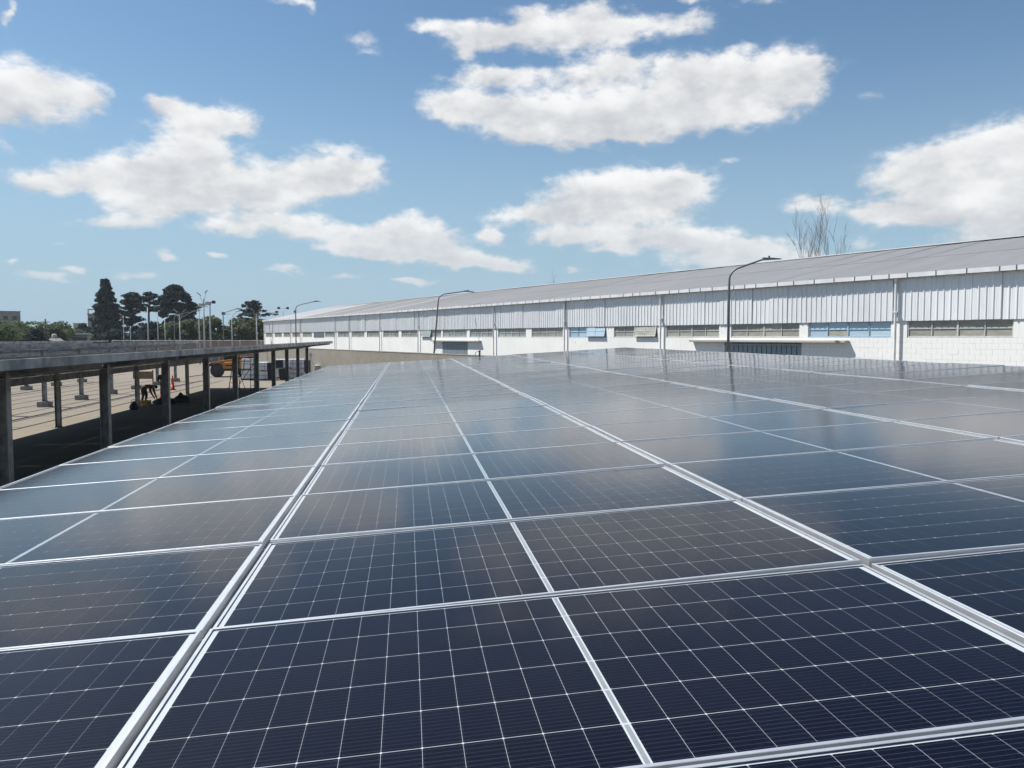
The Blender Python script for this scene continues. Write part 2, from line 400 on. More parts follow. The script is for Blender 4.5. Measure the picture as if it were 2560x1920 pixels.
def white_wall():
    t = NT('white_painted_masonry')
    pos = t.coord()
    a = t.noise(0.5, 5, 0.6, pos); b = t.noise(5.0, 6, 0.65, pos)
    # run-off streaks
    mp = t.node('ShaderNodeMapping', {'Scale': (3.0, 1.0, 0.12)}); t.l.new(pos, mp.inputs[0])
    st = t.noise(2.2, 5, 0.6, mp.outputs[0])
    col = t.mix(t.rng(a, 0.3, 0.7), (0.80, 0.80, 0.785), (0.74, 0.74, 0.72))
    col = t.mix(t.math('MULTIPLY', t.rng(st, 0.5, 0.78), 0.42), col, (0.55, 0.54, 0.50))
    chips = t.math('MULTIPLY', t.rng(t.noise(2.4, 7, 0.7, pos), 0.645, 0.675), t.rng(t.noise(0.16, 2, 0.5, pos), 0.54, 0.6))
    col = t.mix(chips, col, (0.23, 0.21, 0.19))
    t.bsdf(col, 0.8, 0, b, 0.25, 0.01, 0.3)
    return t.mat
M['white_wall'] = white_wall()
def cladding(name, c1, c2, rough=0.45):
    t = NT(name)
    pos = t.coord(); oi = t.node('ShaderNodeObjectInfo').outputs['Random']
    mp = t.node('ShaderNodeMapping', {'Scale': (4.0, 4.0, 0.35)}); t.l.new(pos, mp.inputs[0])
    add = t.node('ShaderNodeVectorMath', {0: mp.outputs[0]}, operation='ADD')
    cx = t.node('ShaderNodeCombineXYZ'); t.l.new(t.math('MULTIPLY', oi, 37.0), cx.inputs[0]); t.l.new(cx.outputs[0], add.inputs[1])
    st = t.noise(1.6, 6, 0.6, add.outputs[0])
    col = t.mix(t.rng(st, 0.4, 0.75), c1, c2)
    h = t.node('ShaderNodeHueSaturation', {'Color': col, 'Value': t.math('MULTIPLY_ADD', oi, 0.07, 0.96)})
    t.bsdf(h.outputs[0], rough, 0.12)
    return t.mat
M['cladding'] = cladding('pale_blue_white_sheet_metal', (0.775, 0.79, 0.80), (0.67, 0.685, 0.70))
M['roofing'] = cladding('aged_roof_sheet', (0.215, 0.218, 0.222), (0.18, 0.183, 0.188), 0.6)
M['roof_white'] = cladding('translucent_white_roof_sheet', (0.36, 0.365, 0.37), (0.31, 0.315, 0.32), 0.6)
M['gutter'] = simple('white_gutter_metal', (0.74, 0.75, 0.76), (0.64, 0.65, 0.66), 1.2, 0.45, 0.1)
M['bracket'] = simple('dark_strap', (0.10, 0.11, 0.12), (0.07, 0.075, 0.08), 4, 0.6)
M['pipe'] = simple('white_pipe', (0.74, 0.75, 0.76), (0.60, 0.61, 0.61), 1.5, 0.45)
M['door_blue'] = cladding('blue_grey_door_metal', (0.25, 0.30, 0.335), (0.21, 0.25, 0.28))
def dirty_pane(name, c1, c2, rough=0.25):
    t = NT(name)
    oi = t.node('ShaderNodeObjectInfo').outputs['Random']
    pos = t.coord('Generated')
    cx = t.node('ShaderNodeCombineXYZ'); t.l.new(t.math('MULTIPLY', oi, 61.0), cx.inputs[2])
    add = t.node('ShaderNodeVectorMath', {0: pos}, operation='ADD'); t.l.new(cx.outputs[0], add.inputs[1])
    a = t.noise(2.2, 5, 0.6, add.outputs[0])
    col = t.mix(t.rng(a, 0.3, 0.75), c1, c2)
    h = t.node('ShaderNodeHueSaturation', {'Color': col, 'Value': t.math('MULTIPLY_ADD', oi, 0.35, 0.8)})
    t.bsdf(h.outputs[0], rough, 0, spec=0.6)
    return t.mat
M['pane_dusty'] = dirty_pane('dusty_window_glass', (0.36, 0.35, 0.30), (0.25, 0.245, 0.21))
M['pane_green'] = dirty_pane('greenish_window_glass', (0.33, 0.37, 0.35), (0.25, 0.29, 0.275))
M['pane_blue'] = dirty_pane('blue_painted_pane', (0.44, 0.57, 0.66), (0.39, 0.52, 0.62), 0.4)
M['frame_white'] = simple('window_frame_paint', (0.55, 0.56, 0.55), (0.46, 0.46, 0.45), 6, 0.6)
M['frame_blue'] = simple('blue_window_frame', (0.33, 0.45, 0.55), (0.29, 0.40, 0.5), 6, 0.6)
def block_wall():
    t = NT('raw_block_wall')
    pos = t.coord()
    mp = t.node('ShaderNodeMapping', {'Rotation': (PI / 2, 0, 0)}); t.l.new(pos, mp.inputs[0])
    br = t.node('ShaderNodeTexBrick', {'Scale': 1.0, 'Mortar Size': 0.010, 'Brick Width': 0.4, 'Row Height': 0.2, 'Color1': (0.265, 0.245, 0.205, 1), 'Color2': (0.225, 0.21, 0.18, 1), 'Mortar': (0.24, 0.225, 0.195, 1)}); t.l.new(mp.outputs[0], br.inputs[0])
    a = t.noise(0.7, 6, 0.65, pos)
    col = t.mix(t.math('MULTIPLY', t.rng(a, 0.4, 0.7), 0.5), br.outputs[0], (0.31, 0.285, 0.24))
    t.bsdf(col, 0.95, 0, t.noise(20, 4, 0.7, pos), 0.5, 0.02, 0.2)
    return t.mat
M['block_wall'] = block_wall()
M['pink_wall'] = simple('faded_red_render', (0.30, 0.205, 0.175), (0.24, 0.17, 0.15), 0.8, 0.9, 0, 0.2)
M['pole_grey'] = simple('grey_painted_pole', (0.17, 0.185, 0.20), (0.14, 0.153, 0.168), 2, 0.5, 0.2)
M['pole_pale'] = simple('pale_pole', (0.42, 0.44, 0.45), (0.34, 0.36, 0.37), 2, 0.6, 0.2)
M['lamp_head'] = simple('lamp_head_grey', (0.22, 0.235, 0.25), (0.18, 0.19, 0.2), 3, 0.45, 0.3)
M['wood'] = simple('weathered_timber', (0.24, 0.165, 0.10), (0.17, 0.115, 0.07), 6, 0.85, 0, 0.2)
M['black'] = simple('black_plastic', (0.018, 0.019, 0.022), (0.012, 0.013, 0.015), 6, 0.5)
M['rubber'] = simple('tyre_rubber', (0.045, 0.045, 0.047), (0.085, 0.08, 0.072), 5, 0.85, 0, 0.3, 0.5, 0.75)
M['orange'] = simple('orange_machine_paint', (0.43, 0.205, 0.04), (0.33, 0.16, 0.04), 2.5, 0.45, 0, 0, 0.45, 0.75)
M['machine_dark'] = simple('dark_machine_steel', (0.045, 0.047, 0.05), (0.07, 0.066, 0.06), 3, 0.55, 0.3)
M['cab_glass'] = simple('cab_glass', (0.03, 0.04, 0.045), (0.025, 0.03, 0.035), 2, 0.06)
M['cone_orange'] = simple('cone_orange', (0.72, 0.062, 0.022), (0.62, 0.05, 0.02), 5, 0.5)
M['cone_white'] = simple('cone_band', (0.75, 0.74, 0.72), None, 5, 0.5)
M['wrap'] = simple('stretch_wrap', (0.74, 0.76, 0.77), (0.60, 0.62, 0.63), 3.0, 0.3, 0, 0.25, 0.35, 0.65)
M['strap'] = simple('packing_strap', (0.18, 0.19, 0.2), None, 5, 0.5)
M['pallet_wood'] = simple('pallet_wood', (0.36, 0.28, 0.19), (0.28, 0.215, 0.145), 6, 0.9, 0, 0.2)
M['module_dark'] = simple('dark_module_edge', (0.016, 0.019, 0.03), (0.022, 0.026, 0.04), 4, 0.35)
M['red_paint'] = simple('red_scaffold_board', (0.33, 0.06, 0.045), (0.26, 0.05, 0.04), 4, 0.7)
M['yellow_case'] = simple('yellow_case', (0.42, 0.31, 0.05), (0.34, 0.25, 0.05), 4, 0.6)
M['tarp'] = simple('dark_tarpaulin', (0.028, 0.030, 0.037), (0.018, 0.019, 0.024), 3, 0.6, 0, 0.3)
M['building_grey'] = simple('weathered_render', (0.23, 0.225, 0.215), (0.17, 0.168, 0.16), 0.5, 0.9)
M['building_pale'] = simple('pale_render', (0.42, 0.41, 0.385), (0.34, 0.33, 0.31), 0.4, 0.9)
M['window_dark'] = simple('dark_opening', (0.04, 0.045, 0.05), None, 2, 0.3)
M['shirt_red'] = simple('dark_red_shirt', (0.10, 0.028, 0.032), (0.07, 0.02, 0.024), 8, 0.9)
M['cloth_dark'] = simple('dark_work_cloth', (0.03, 0.034, 0.045), (0.022, 0.025, 0.034), 8, 0.9)
M['skin'] = simple('skin', (0.36, 0.21, 0.14), (0.31, 0.18, 0.12), 8, 0.6)
M['hair'] = simple('dark_hair', (0.02, 0.016, 0.013), None, 20, 0.7)
def foliage(name, c1, c2, c3, trans=0.25):
    t = NT(name)
    pos = t.node('ShaderNodeNewGeometry').outputs['Position']
    a = t.noise(0.55, 4, 0.6, pos); b = t.noise(4.0, 3, 0.6, pos)
    col = t.mix(t.rng(a, 0.35, 0.65), c1, c2)
    col = t.mix(t.math('MULTIPLY', t.rng(b, 0.5, 0.75), 0.6), col, c3)
    df = t.node('ShaderNodeBsdfDiffuse', {'Color': col}); tl = t.node('ShaderNodeBsdfTranslucent', {'Color': col})
    m = t.node('ShaderNodeMixShader', {0: trans}); t.l.new(df.outputs[0], m.inputs[1]); t.l.new(tl.outputs[0], m.inputs[2])
    t.l.new(m.outputs[0], t.out.inputs[0])
    return t.mat
M['leaf_conifer'] = foliage('conifer_needles', (0.054, 0.080, 0.078), (0.042, 0.066, 0.071), (0.078, 0.105, 0.084), 0.1)
M['leaf_cedar'] = foliage('cedar_needles', (0.060, 0.087, 0.083), (0.045, 0.071, 0.072), (0.087, 0.114, 0.087), 0.1)
M['leaf_olive'] = foliage('olive_green_leaves', (0.135, 0.155, 0.085), (0.105, 0.125, 0.07), (0.18, 0.195, 0.115))
M['leaf_willow'] = foliage('willow_leaves', (0.125, 0.165, 0.085), (0.10, 0.135, 0.072), (0.17, 0.205, 0.11))
M['leaf_dark'] = foliage('dark_blue_green_leaves', (0.045, 0.067, 0.066), (0.034, 0.053, 0.056), (0.063, 0.084, 0.070))
M['bark'] = simple('bark', (0.085, 0.07, 0.058), (0.06, 0.05, 0.042), 3, 0.95, 0, 0.4)
M['bark_pale'] = simple('pale_bark', (0.27, 0.25, 0.235), (0.21, 0.195, 0.185), 3, 0.95)
# ------------------------------------------------------------------ ground
def ground_sheet():
    m = MB(); n = 40
    xs = [math.copysign(abs(t) ** 2.2, t) * 2500 for t in np.linspace(-1, 1, n + 1)]
    for i in range(n + 1):
        for j in range(n + 1): m.v.append((xs[i], xs[j] + 60, 0.0))
    for i in range(n):
        for j in range(n):
            a = i * (n + 1) + j; m.f.append((a, a + n + 1, a + n + 2, a + 1)); m.m.append(0)
    return structure(m.obj('ground', M['ground']))
ground_sheet()
# ------------------------------------------------------------------ solar array on the near carport
TILT = 0.05943
A0 = Vector((-0.666, 2.741, H - 0.9625))       # crossing of the open seam and the first row joint
CP, RP = 2.333, 1.154
PL, PW = 2.303, 1.137
AX = Vector((math.cos(TILT), 0, math.sin(TILT)))
NRM = Vector((-math.sin(TILT), 0, math.cos(TILT)))
LIP, FH = 0.0115, 0.035
CX, CY = 0.0915, 0.1810          # half cell
PX, PY = 0.0925, 0.1840          # pitch
MID = 0.0105
def cell_outline(cx, cy, ch=0.0032):
    a, b = CX / 2, CY / 2
    return [(cx - a + ch, cy - b), (cx + a - ch, cy - b), (cx + a, cy - b + ch), (cx + a, cy + b - ch), (cx + a - ch, cy + b), (cx - a + ch, cy + b), (cx - a, cy + b - ch), (cx - a, cy - b + ch)]
CELLS = []
for i in range(24):
    cx = (MID + PX * (i - 12 + 0.5)) if i >= 12 else (-MID + PX * (i - 12 + 0.5))
    for j in range(6): CELLS.append((cx, PY * (j - 2.5)))
ZC = -0.0054
def uv_cells(me, centres, nper):
    l = me.uv_layers.new(name='UVMap')
    co = np.zeros(len(me.vertices) * 3); me.vertices.foreach_get('co', co); co = co.reshape(-1, 3)
    li = np.zeros(len(me.loops), int); me.loops.foreach_get('vertex_index', li)
    c = np.repeat(np.array(centres), nper, 0)[:len(co)]
    uvv = np.stack([(co[:, 0] - c[:, 0]) / CX + 0.5, (co[:, 1] - c[:, 1]) / CY + 0.5], 1)
    l.data.foreach_set('uv', uvv[li].ravel())
m = MB()
for cx, cy in CELLS: m.poly([(x, y, ZC) for x, y in cell_outline(cx, cy)])
CELLS_MESH = m.mesh('cells', M['cell']); uv_cells(CELLS_MESH, CELLS, 8)
m = MB(); o8 = cell_outline(0, 0)
m.poly([(x, y, 0.0) for x, y in o8])
for k in range(8):
    a, b = o8[k], o8[(k + 1) % 8]
    m.quad((a[0], a[1], -0.0003), (b[0], b[1], -0.0003), (b[0], b[1], 0), (a[0], a[1], 0))
CELL_MESH = m.mesh('cell', M['cell']); uv_cells(CELL_MESH, [(0, 0)], 99)
m = MB(); m.box(-PL / 2 + 0.004, PL / 2 - 0.004, -PW / 2 + 0.004, PW / 2 - 0.004, -0.0075, -0.0059)
BACK_MESH = m.mesh('backsheet', M['white_backsheet'])
m = MB(); m.box(-PL / 2 + 0.006, PL / 2 - 0.006, -PW / 2 + 0.006, PW / 2 - 0.006, -0.0046, -0.0016)
GLASS_MESH = m.mesh('glass', M['solar_glass'])
m = MB()
for j in range(6): m.box(-0.0058, 0.0058, PY * (j - 2.5) - CY / 2 + 0.003, PY * (j - 2.5) + CY / 2 - 0.003, -0.0059, -0.0054)
RIBBON_MESH = m.mesh('centre_ribbon', M['ribbon'])
def frame_mesh():
    m = MB(); a, b = PL / 2, PW / 2
    # four extrusions with a lip over the glass, a wall and an inner flange, mitred at the corners
    prof = [(0, -FH), (0.0018, -FH), (0.0018, -0.0076), (LIP, -0.0014), (LIP, 0), (0.0012, 0), (0, -0.0012)]
    cor = [(-a, -b), (a, -b), (a, b), (-a, b)]
    for k in range(4):
        p, q = Vector(cor[k]), Vector(cor[(k + 1) % 4]); d = (q - p).normalized(); n = Vector((-d.y, d.x))
        i = len(m.v); npf = len(prof)
        for (base, sg) in ((p, 1), (q, -1)):
            for u, z in prof:
                w = base + n * u + d * (u * sg); m.v.append((w.x, w.y, z))
        for t in range(npf):
            j = (t + 1) % npf
            m.f.append((i + t, i + npf + t, i + npf + j, i + j)); m.m.append(0)
    me = m.mesh('frame', M['alu']); return me
FRAME_MESH = frame_mesh()
COLN = {-1: 'leftmost column', 0: 'second column from the left', 1: 'middle column', 2: 'fourth column from the left', 3: 'rightmost column'}
ORD = ['nearest', 'second', 'third', 'fourth', 'fifth', 'sixth', 'seventh', 'eighth', 'ninth', 'tenth', 'eleventh', 'twelfth', 'thirteenth', 'fourteenth', 'fifteenth', 'sixteenth', 'seventeenth', 'eighteenth', 'nineteenth', 'twentieth', 'twenty-first', 'twenty-second', 'twenty-third', 'twenty-fourth', 'twenty-fifth', 'twenty-sixth', 'farthest']
R0, R1 = -2, 24
SEEN_CELLS = {(-1, 0), (-1, 1), (-1, 2), (0, -1), (0, 0), (0, 1), (0, 2), (1, -2), (1, -1), (1, 0), (1, 1), (1, 2), (2, 1), (2, 2)}
for r in range(R0, R1 + 1):
    for c in range(-1, 4):
        ctr = A0 + AX * (CP * (c + 0.5)) + Vector((0, RP * (r + 0.5), 0)) + NRM * random.uniform(-0.0012, 0.0012)
        row = 'nearest row' if r == R0 else ('farthest row' if r == R1 else ORD[r - R0] + ' row from the near end')
        p = thing('solar_panel', 'blue-black solar panel in the %s, %s' % (COLN[c], row), 'solar panel', ctr,
                  group='solar panels on the near carport', rot=(random.gauss(0, 0.0030), -TILT + random.gauss(0, 0.0030), random.gauss(0, 0.0006)))
        link('frame', FRAME_MESH, p)
        link('backsheet', BACK_MESH, p)
        link('centre_ribbon', RIBBON_MESH, p)
        link('glass', GLASS_MESH, p)
        if (c, r) in SEEN_CELLS:
            for cx, cy in CELLS: link('cell', CELL_MESH, p, (cx, cy, ZC))
        else:
            link('cells', CELLS_MESH, p)['kind'] = 'stuff'
# ------------------------------------------------------------------ carport frames
def i_section(w, d, tf, tw):
    """I profile in xz, web along z"""
    a, b = w / 2, d / 2
    return [(-a, -b), (a, -b), (a, -b + tf), (tw / 2, -b + tf), (tw / 2, b - tf), (a, b - tf), (a, b), (-a, b), (-a, b - tf), (-tw / 2, b - tf), (-tw / 2, -b + tf), (-a, -b + tf)]
def column_mesh(h, name, mat, w=0.18, d=0.20):
    """upright I column, flanges facing along x, gusseted base plate"""
    m = MB()
    Mx = Matrix(((0, 0, 1, 0), (1, 0, 0, 0), (0, 1, 0, 0), (0, 0, 0, 1)))     # profile (x,z)->(y,x) , extrude y->z
    pr = i_section(w, d, 0.022, 0.03)
    m.prism([(x, z) for x, z in pr], 0.02, h, 0, Mx)
    m.box(-0.2, 0.2, -0.2, 0.2, 0.0, 0.02)
    for sy in (-1, 1):
        for sx in (-1, 1):
            x0 = sx * 0.07
            m.poly([(x0 - 0.006, sy * 0.091, 0.0205), (x0 - 0.006, sy * 0.19, 0.0205), (x0 - 0.006, sy * 0.091, 0.2)])
            m.poly([(x0 + 0.006, sy * 0.091, 0.0205), (x0 + 0.006, sy * 0.091, 0.2), (x0 + 0.006, sy * 0.19, 0.0205)])
            m.quad((x0 - 0.006, sy * 0.19, 0.0205), (x0 + 0.006, sy * 0.19, 0.0205), (x0 + 0.006, sy * 0.091, 0.2), (x0 - 0.006, sy * 0.091, 0.2))
    return m.mesh(name, mat)
def c_purlin(m, x, z, y0, y1, h=0.14, w=0.06, t=0.008, face=1):
    """C channel along y with its web on the +x side (face=1), top at z"""
    p = [(0, 0), (0, -h), (-w * face, -h), (-w * face, -h + t), (-t * face, -h + t), (-t * face, -t), (-w * face, -t), (-w * face, 0)]
    p = [(x + a, z + b) for a, b in p]
    if face > 0: p = p[::-1]
    m.prism(p, y0, y1)
    return m
def carport(label, xr, xl, y0, y1, ztop, slope, cols_x, col_ys, beams, rafter_ys, purlin_xs, footing=False, roof=None, mat='galv', group='carport frames', ph=0.12, splice=5.0, pw=0.06):
    t = thing('carport_frame', label, 'carport', (0.5 * (xr + xl), y0, 0), group=group)
    ox, oy = t.location.x, t.location.y
    zt = lambda x: ztop - slope * (xr - x)
    cache = {}
    for cx, (b0, b1) in zip(cols_x, beams):
        for cy in col_ys:
            base = 0.28 if footing else 0.0
            hh = round(zt(cx) - ph - 0.004 - base, 4)
            if (cx, hh) not in cache: cache[(cx, hh)] = column_mesh(hh, 'column', M[mat])
            link('column', cache[(cx, hh)], t, (cx - ox, cy - oy, base))
            if footing:
                key = ('f', base)
                if key not in cache:
                    m = MB(); m.box(-0.29, 0.29, -0.29, 0.29, -0.2, base - 0.002)
                    cache[key] = m.mesh('footing', M['concrete'])
                link('footing', cache[key], t, (cx - ox, cy - oy, 0))
        # beam in bays between the columns
        ys = [y0] + list(col_ys) + [y1]
        for a, b in zip(ys[:-1], ys[1:]):
            if b - a < 0.4: continue
            m = MB(); a2, b2 = a + (0.095 if a != y0 else 0), b - (0.095 if b != y1 else 0)
            zc = 0.5 * (b0 + b1); d_ = b1 - b0
            m.prism([(cx - ox + u, zc + w) for u, w in i_section(0.16, d_, 0.014, 0.02)], a2 - oy, b2 - oy)
            m.obj('beam', M[mat], t)
    for ry in rafter_ys:
        m = MB(); w = 0.05
        # rafters hang just below the purlins
        za, zb = zt(xr - 0.05) - ph - 0.003, zt(xl + 0.05) - ph - 0.003
        m.poly([(xr - 0.05 - ox, ry - oy, za), (xl + 0.05 - ox, ry - oy, zb), (xl + 0.05 - ox, ry - oy, zb - 0.1), (xr - 0.05 - ox, ry - oy, za - 0.1)])
        m.poly([(xr - 0.05 - ox, ry + w - oy, za), (xr - 0.05 - ox, ry + w - oy, za - 0.1), (xl + 0.05 - ox, ry + w - oy, zb - 0.1), (xl + 0.05 - ox, ry + w - oy, zb)])
        m.quad((xr - 0.05 - ox, ry - oy, za), (xr - 0.05 - ox, ry + w - oy, za), (xl + 0.05 - ox, ry + w - oy, zb), (xl + 0.05 - ox, ry - oy, zb))
        m.quad((xr - 0.05 - ox, ry - oy, za - 0.1), (xl + 0.05 - ox, ry - oy, zb - 0.1), (xl + 0.05 - ox, ry + w - oy, zb - 0.1), (xr - 0.05 - ox, ry + w - oy, za - 0.1))
        m.quad((xr - 0.05 - ox, ry - oy, za - 0.1), (xr - 0.05 - ox, ry + w - oy, za - 0.1), (xr - 0.05 - ox, ry + w - oy, za), (xr - 0.05 - ox, ry - oy, za))
        m.obj('rafter', M[mat], t)
    for k, px in enumerate(purlin_xs):
        edge = k == 0
        y = y0
        while y < y1 - 0.3:
            b = min(y + splice, y1)
            m = MB(); c_purlin(m, px - ox, zt(px), y - oy + 0.003, b - oy - 0.003, 0.15 if edge else ph - 0.005, pw, 0.008)
            m.obj('edge_purlin' if edge else 'purlin', M['galv_pale' if edge else mat], t)
            y = b
    if roof:
        # covering of dark panel sheets, one per bay
        y = y0
        while y < y1 - 0.3:
            b = min(y + roof, y1)
            m = MB(); xa, xb = xr - 0.06, xl
            for (u0, u1) in [(xa - k * (xa - xb) / 4, xa - (k + 1) * (xa - xb) / 4 + 0.02) for k in range(4)]:
                P = [(u0 - ox, y - oy + 0.01, zt(u0) + 0.005), (u1 - ox, y - oy + 0.01, zt(u1) + 0.005), (u1 - ox, b - oy - 0.01, zt(u1) + 0.005), (u0 - ox, b - oy - 0.01, zt(u0) + 0.005)]
                Q = [(a_, b_, c_ + 0.03) for a_, b_, c_ in P]
                m.poly(Q[::-1]); m.poly(P)
                for e in range(4):
                    f_ = (e + 1) % 4; m.quad(P[e], Q[e], Q[f_], P[f_])
            m.obj('roof_panel', M['module_dark'], t)
            y = b
    return t
# the carport under the solar panels (beneath the camera)
zr = (A0 + AX * CP * 4).z - FH - 0.006
carport('galvanised carport frame carrying the near solar panels', A0.x + 4 * CP - 0.05, A0.x - CP + 0.1, 0.5, A0.y + (R1 + 1) * RP - 0.03, zr, math.tan(TILT), (6.2, 0.2), [3.0 + 5 * k for k in range(6)],
        ((2.78, 2.98), (2.42, 2.62)), [3.2 + 5 * k for k in range(6)], [A0.x + CP * k + o_ for k, o_ in ((4, -0.25), (3, 0.055), (2, 0.055), (1, 0.055), (0, 0.055), (-1, 0.3))], ph=0.12, pw=0.11)
# the covered carport across the aisle
carport('roofed steel carport across the aisle, with its long edge beam', -5.6, -15.7, 5.9, 62.8, 3.43, 0.11, (-7.27, -14.4), [10.72 + 5 * k for k in range(11)],
        ((2.99, 3.12), (1.95, 2.21)), [11.0 + 5 * k for k in range(11)], [-5.6, -6.9, -8.2, -9.5, -10.8, -12.1, -13.4, -15.6], roof=5.0)
# bare frames further over
carport('bare steel carport frame behind the roofed one, on concrete footings', -17.8, -28.0, 26.0, 74.0, 3.40, 0.11, (-19.45, -26.9), [31.6 + 5 * k for k in range(9)],
        ((2.95, 3.10), (1.98, 2.2)), [31.9 + 5 * k for k in range(9)], [-17.8, -19.2, -20.6, -22.0, -23.4, -24.8, -26.2, -27.9], footing=True)
carport('farthest bare steel carport frame, towards the green trees', -30.4, -40.6, 40.0, 88.0, 3.42, 0.11, (-32.0, -39.4), [43.0 + 5 * k for k in range(9)],
        ((2.97, 3.12), (1.98, 2.2)), [43.3 + 5 * k for k in range(9)], [-30.4, -32.0, -33.6, -35.2, -36.8, -38.4, -40.5], footing=True)
# ------------------------------------------------------------------ warehouse
WX, WY, WROT = 18.516, 28.844, math.atan2(0.92044, -0.39088)
wh = thing('warehouse', 'long white warehouse with ribbed metal cladding and a low pitched roof', 'warehouse', (WX, WY, 0), WROT)
# local x runs along the wall to the far end, local +y faces the yard
T0, T1 = -14.0, 99.3
ZW0, ZW1, ZE = 3.73, 4.36, 6.05         # window sill, window head, eave
SPAN, RISE = 9.5, 2.0
WIN = [(-8.7, -4.9, 'd'), (-4.26, -0.4, 'd'), (0.27, 4.15, 'b'), (4.6, 8.6, 'd'), (9.35, 13.17, 'd'), (13.86, 17.6, 'd'), (18.3, 22.08, 'b'), (22.78, 26.47, 'd'), (27.19, 31.01, 'g'), (31.62, 35.39, 'g'),
       (35.85, 40.1, 'g'), (40.38, 44.21, 'g'), (44.89, 48.67, 'd'), (49.31, 53.12, 'd'), (53.99, 57.53, 'd'), (58.22, 61.96, 'd'), (62.78, 66.44, 'd'), (67.26, 71.01, 'd'), (76.08, 80.01, 'd'), (80.99, 84.63, 'd'), (85.26, 88.91, 'd'), (89.73, 93.51, 'd'), (94.49, 98.46, 'd')]
DOORS = [(4.48, 8.98, 3.5, 2.14, 11.2), (35.69, 40.16, 3.38, 33.53, 42.0)]
BLK0, BLK1 = -11.2, 4.48                # stretch where single blocks can be made out
m = MB()
prev = T0
for d0, d1, dz, _, _ in DOORS:
    if prev == T0:
        m.box(T0, BLK0, -0.25, 0, 0, ZW0)
        m.box(BLK0, BLK1, -0.25, -0.006, 0, ZW0); m.box(BLK0, BLK1, -0.005, 0.0, 0, 2.33)
    else: m.box(prev, d0, -0.25, 0, 0, ZW0)
    m.box(d0, d1, -0.25, 0, dz, ZW0)
    prev = d1
m.box(prev, T1, -0.25, 0, 0, ZW0)
m.obj('wall', M['white_wall'], wh)
# piers between the windows
edges = [T0] + [x for a, b, _ in WIN for x in (a, b)] + [T1]
for k in range(0, len(edges), 2):
    if edges[k + 1] - edges[k] < 0.02: continue
    m = MB()
    m.box(edges[k], edges[k + 1], -0.25, 0.0, ZW0 + 0.002, ZW1 + 0.03)
    m.obj('pier', M['white_wall'], wh)
m = MB(); m.box(T0, T1, -0.25, -0.02, ZW1 + 0.032, ZE + 0.08); m.obj('upper_wall', M['white_wall'], wh)
# gable ends and rear wall
for name, x in (('gable_wall', T1), ('gable_wall', T0)):
    m = MB(); a, b = (x - 0.2, x - 0.002) if x == T1 else (x + 0.002, x + 0.2)
    prof = [(-0.26, 0), (-0.26, ZE), (-SPAN, ZE + RISE - 0.1), (-2 * SPAN, ZE), (-2 * SPAN, 0)]
    P0 = [(a, y, z) for y, z in prof]; P1 = [(b, y, z) for y, z in prof]
    m.poly(P0); m.poly(P1[::-1])
    for k in range(5): j = (k + 1) % 5; m.quad(P0[k], P1[k], P1[j], P0[j])
    m.obj(name, M['white_wall'], wh)
m = MB(); m.box(T0 + 0.21, T1 - 0.21, -2 * SPAN - 0.2, -2 * SPAN, 0, ZE); m.obj('rear_wall', M['white_wall'], wh)
# painted concrete blocks
def block_mesh(L, h=0.197):
    m = MB(); b = 0.0035
    F = [(b, 0.0, b), (L - b, 0, b), (L - b, 0, h - b), (b, 0, h - b)]
    B = [(0, -0.022, 0), (L, -0.022, 0), (L, -0.022, h), (0, -0.022, h)]
    F = [(x, -b * 0, z) for x, y, z in F]
    m.poly(F[::-1]) if False else m.poly([F[0], F[3], F[2], F[1]])
    S = [(0, -0.004, 0), (L, -0.004, 0), (L, -0.004, h), (0, -0.004, h)]
    for k in range(4):
        j = (k + 1) % 4
        m.quad(F[k], F[j], S[j], S[k]); m.quad(S[k], S[j], B[j], B[k])
    return m.mesh('block', M['white_wall'])
bm = {}
for row in range(7):
    z = 2.33 + row * 0.2
    x = BLK0
    off = 0.2 if row % 2 else 0.4
    while x < BLK1 - 0.01:
        L = round(min(off, BLK1 - x) - 0.003, 3); off = 0.4
        if L > 0.05:
            if L not in bm: bm[L] = block_mesh(L)
            link('block', bm[L], wh, (x, random.uniform(-0.0015, 0.0015), z), (0, 0, random.gauss(0, 0.002)))
        x += L + 0.003
# windows
for (a, b, k) in WIN:
    fm = M['frame_blue'] if k == 'b' else M['frame_white']
    pm = {'d': M['pane_dusty'], 'b': M['pane_blue'], 'g': M['pane_green']}[k]
    w = b - a; z0, z1 = ZW0 + 0.01, ZW1 + 0.025
    m = MB(); fw = 0.05
    m.box(0, w, -0.09, -0.03, 0, fw); m.box(0, w, -0.09, -0.03, z1 - z0 - fw, z1 - z0)
    xs = [0, w / 4, w / 2, 3 * w / 4, w]
    for i, x in enumerate(xs):
        h = {0: (0, fw), 1: (-0.014, 0.014), 2: (-0.03, 0.03), 3: (-0.014, 0.014), 4: (-fw, 0)}[i]
        m.box(x + h[0], x + h[1], -0.092, -0.028, fw, z1 - z0 - fw)
    zm = (z1 - z0) * 0.5
    for i in range(4): m.box(xs[i] + 0.05, xs[i + 1] - 0.05, -0.085, -0.035, zm - 0.012, zm + 0.012)
    wo_ = m.obj('window', fm, wh); wo_.location = (a, 0, z0)
    for i in range(4):
        for j in range(2):
            pmat = pm
            if (a, i, j) == (0.27, 2, 0): pmat = M['pane_dusty']
            m = MB(); m.box(xs[i] + 0.02, xs[i + 1] - 0.02, -0.066, -0.060, (0.03 if j == 0 else zm), (zm if j == 0 else z1 - z0 - 0.03) - 0.004)
            m.obj('pane', pmat, wo_)
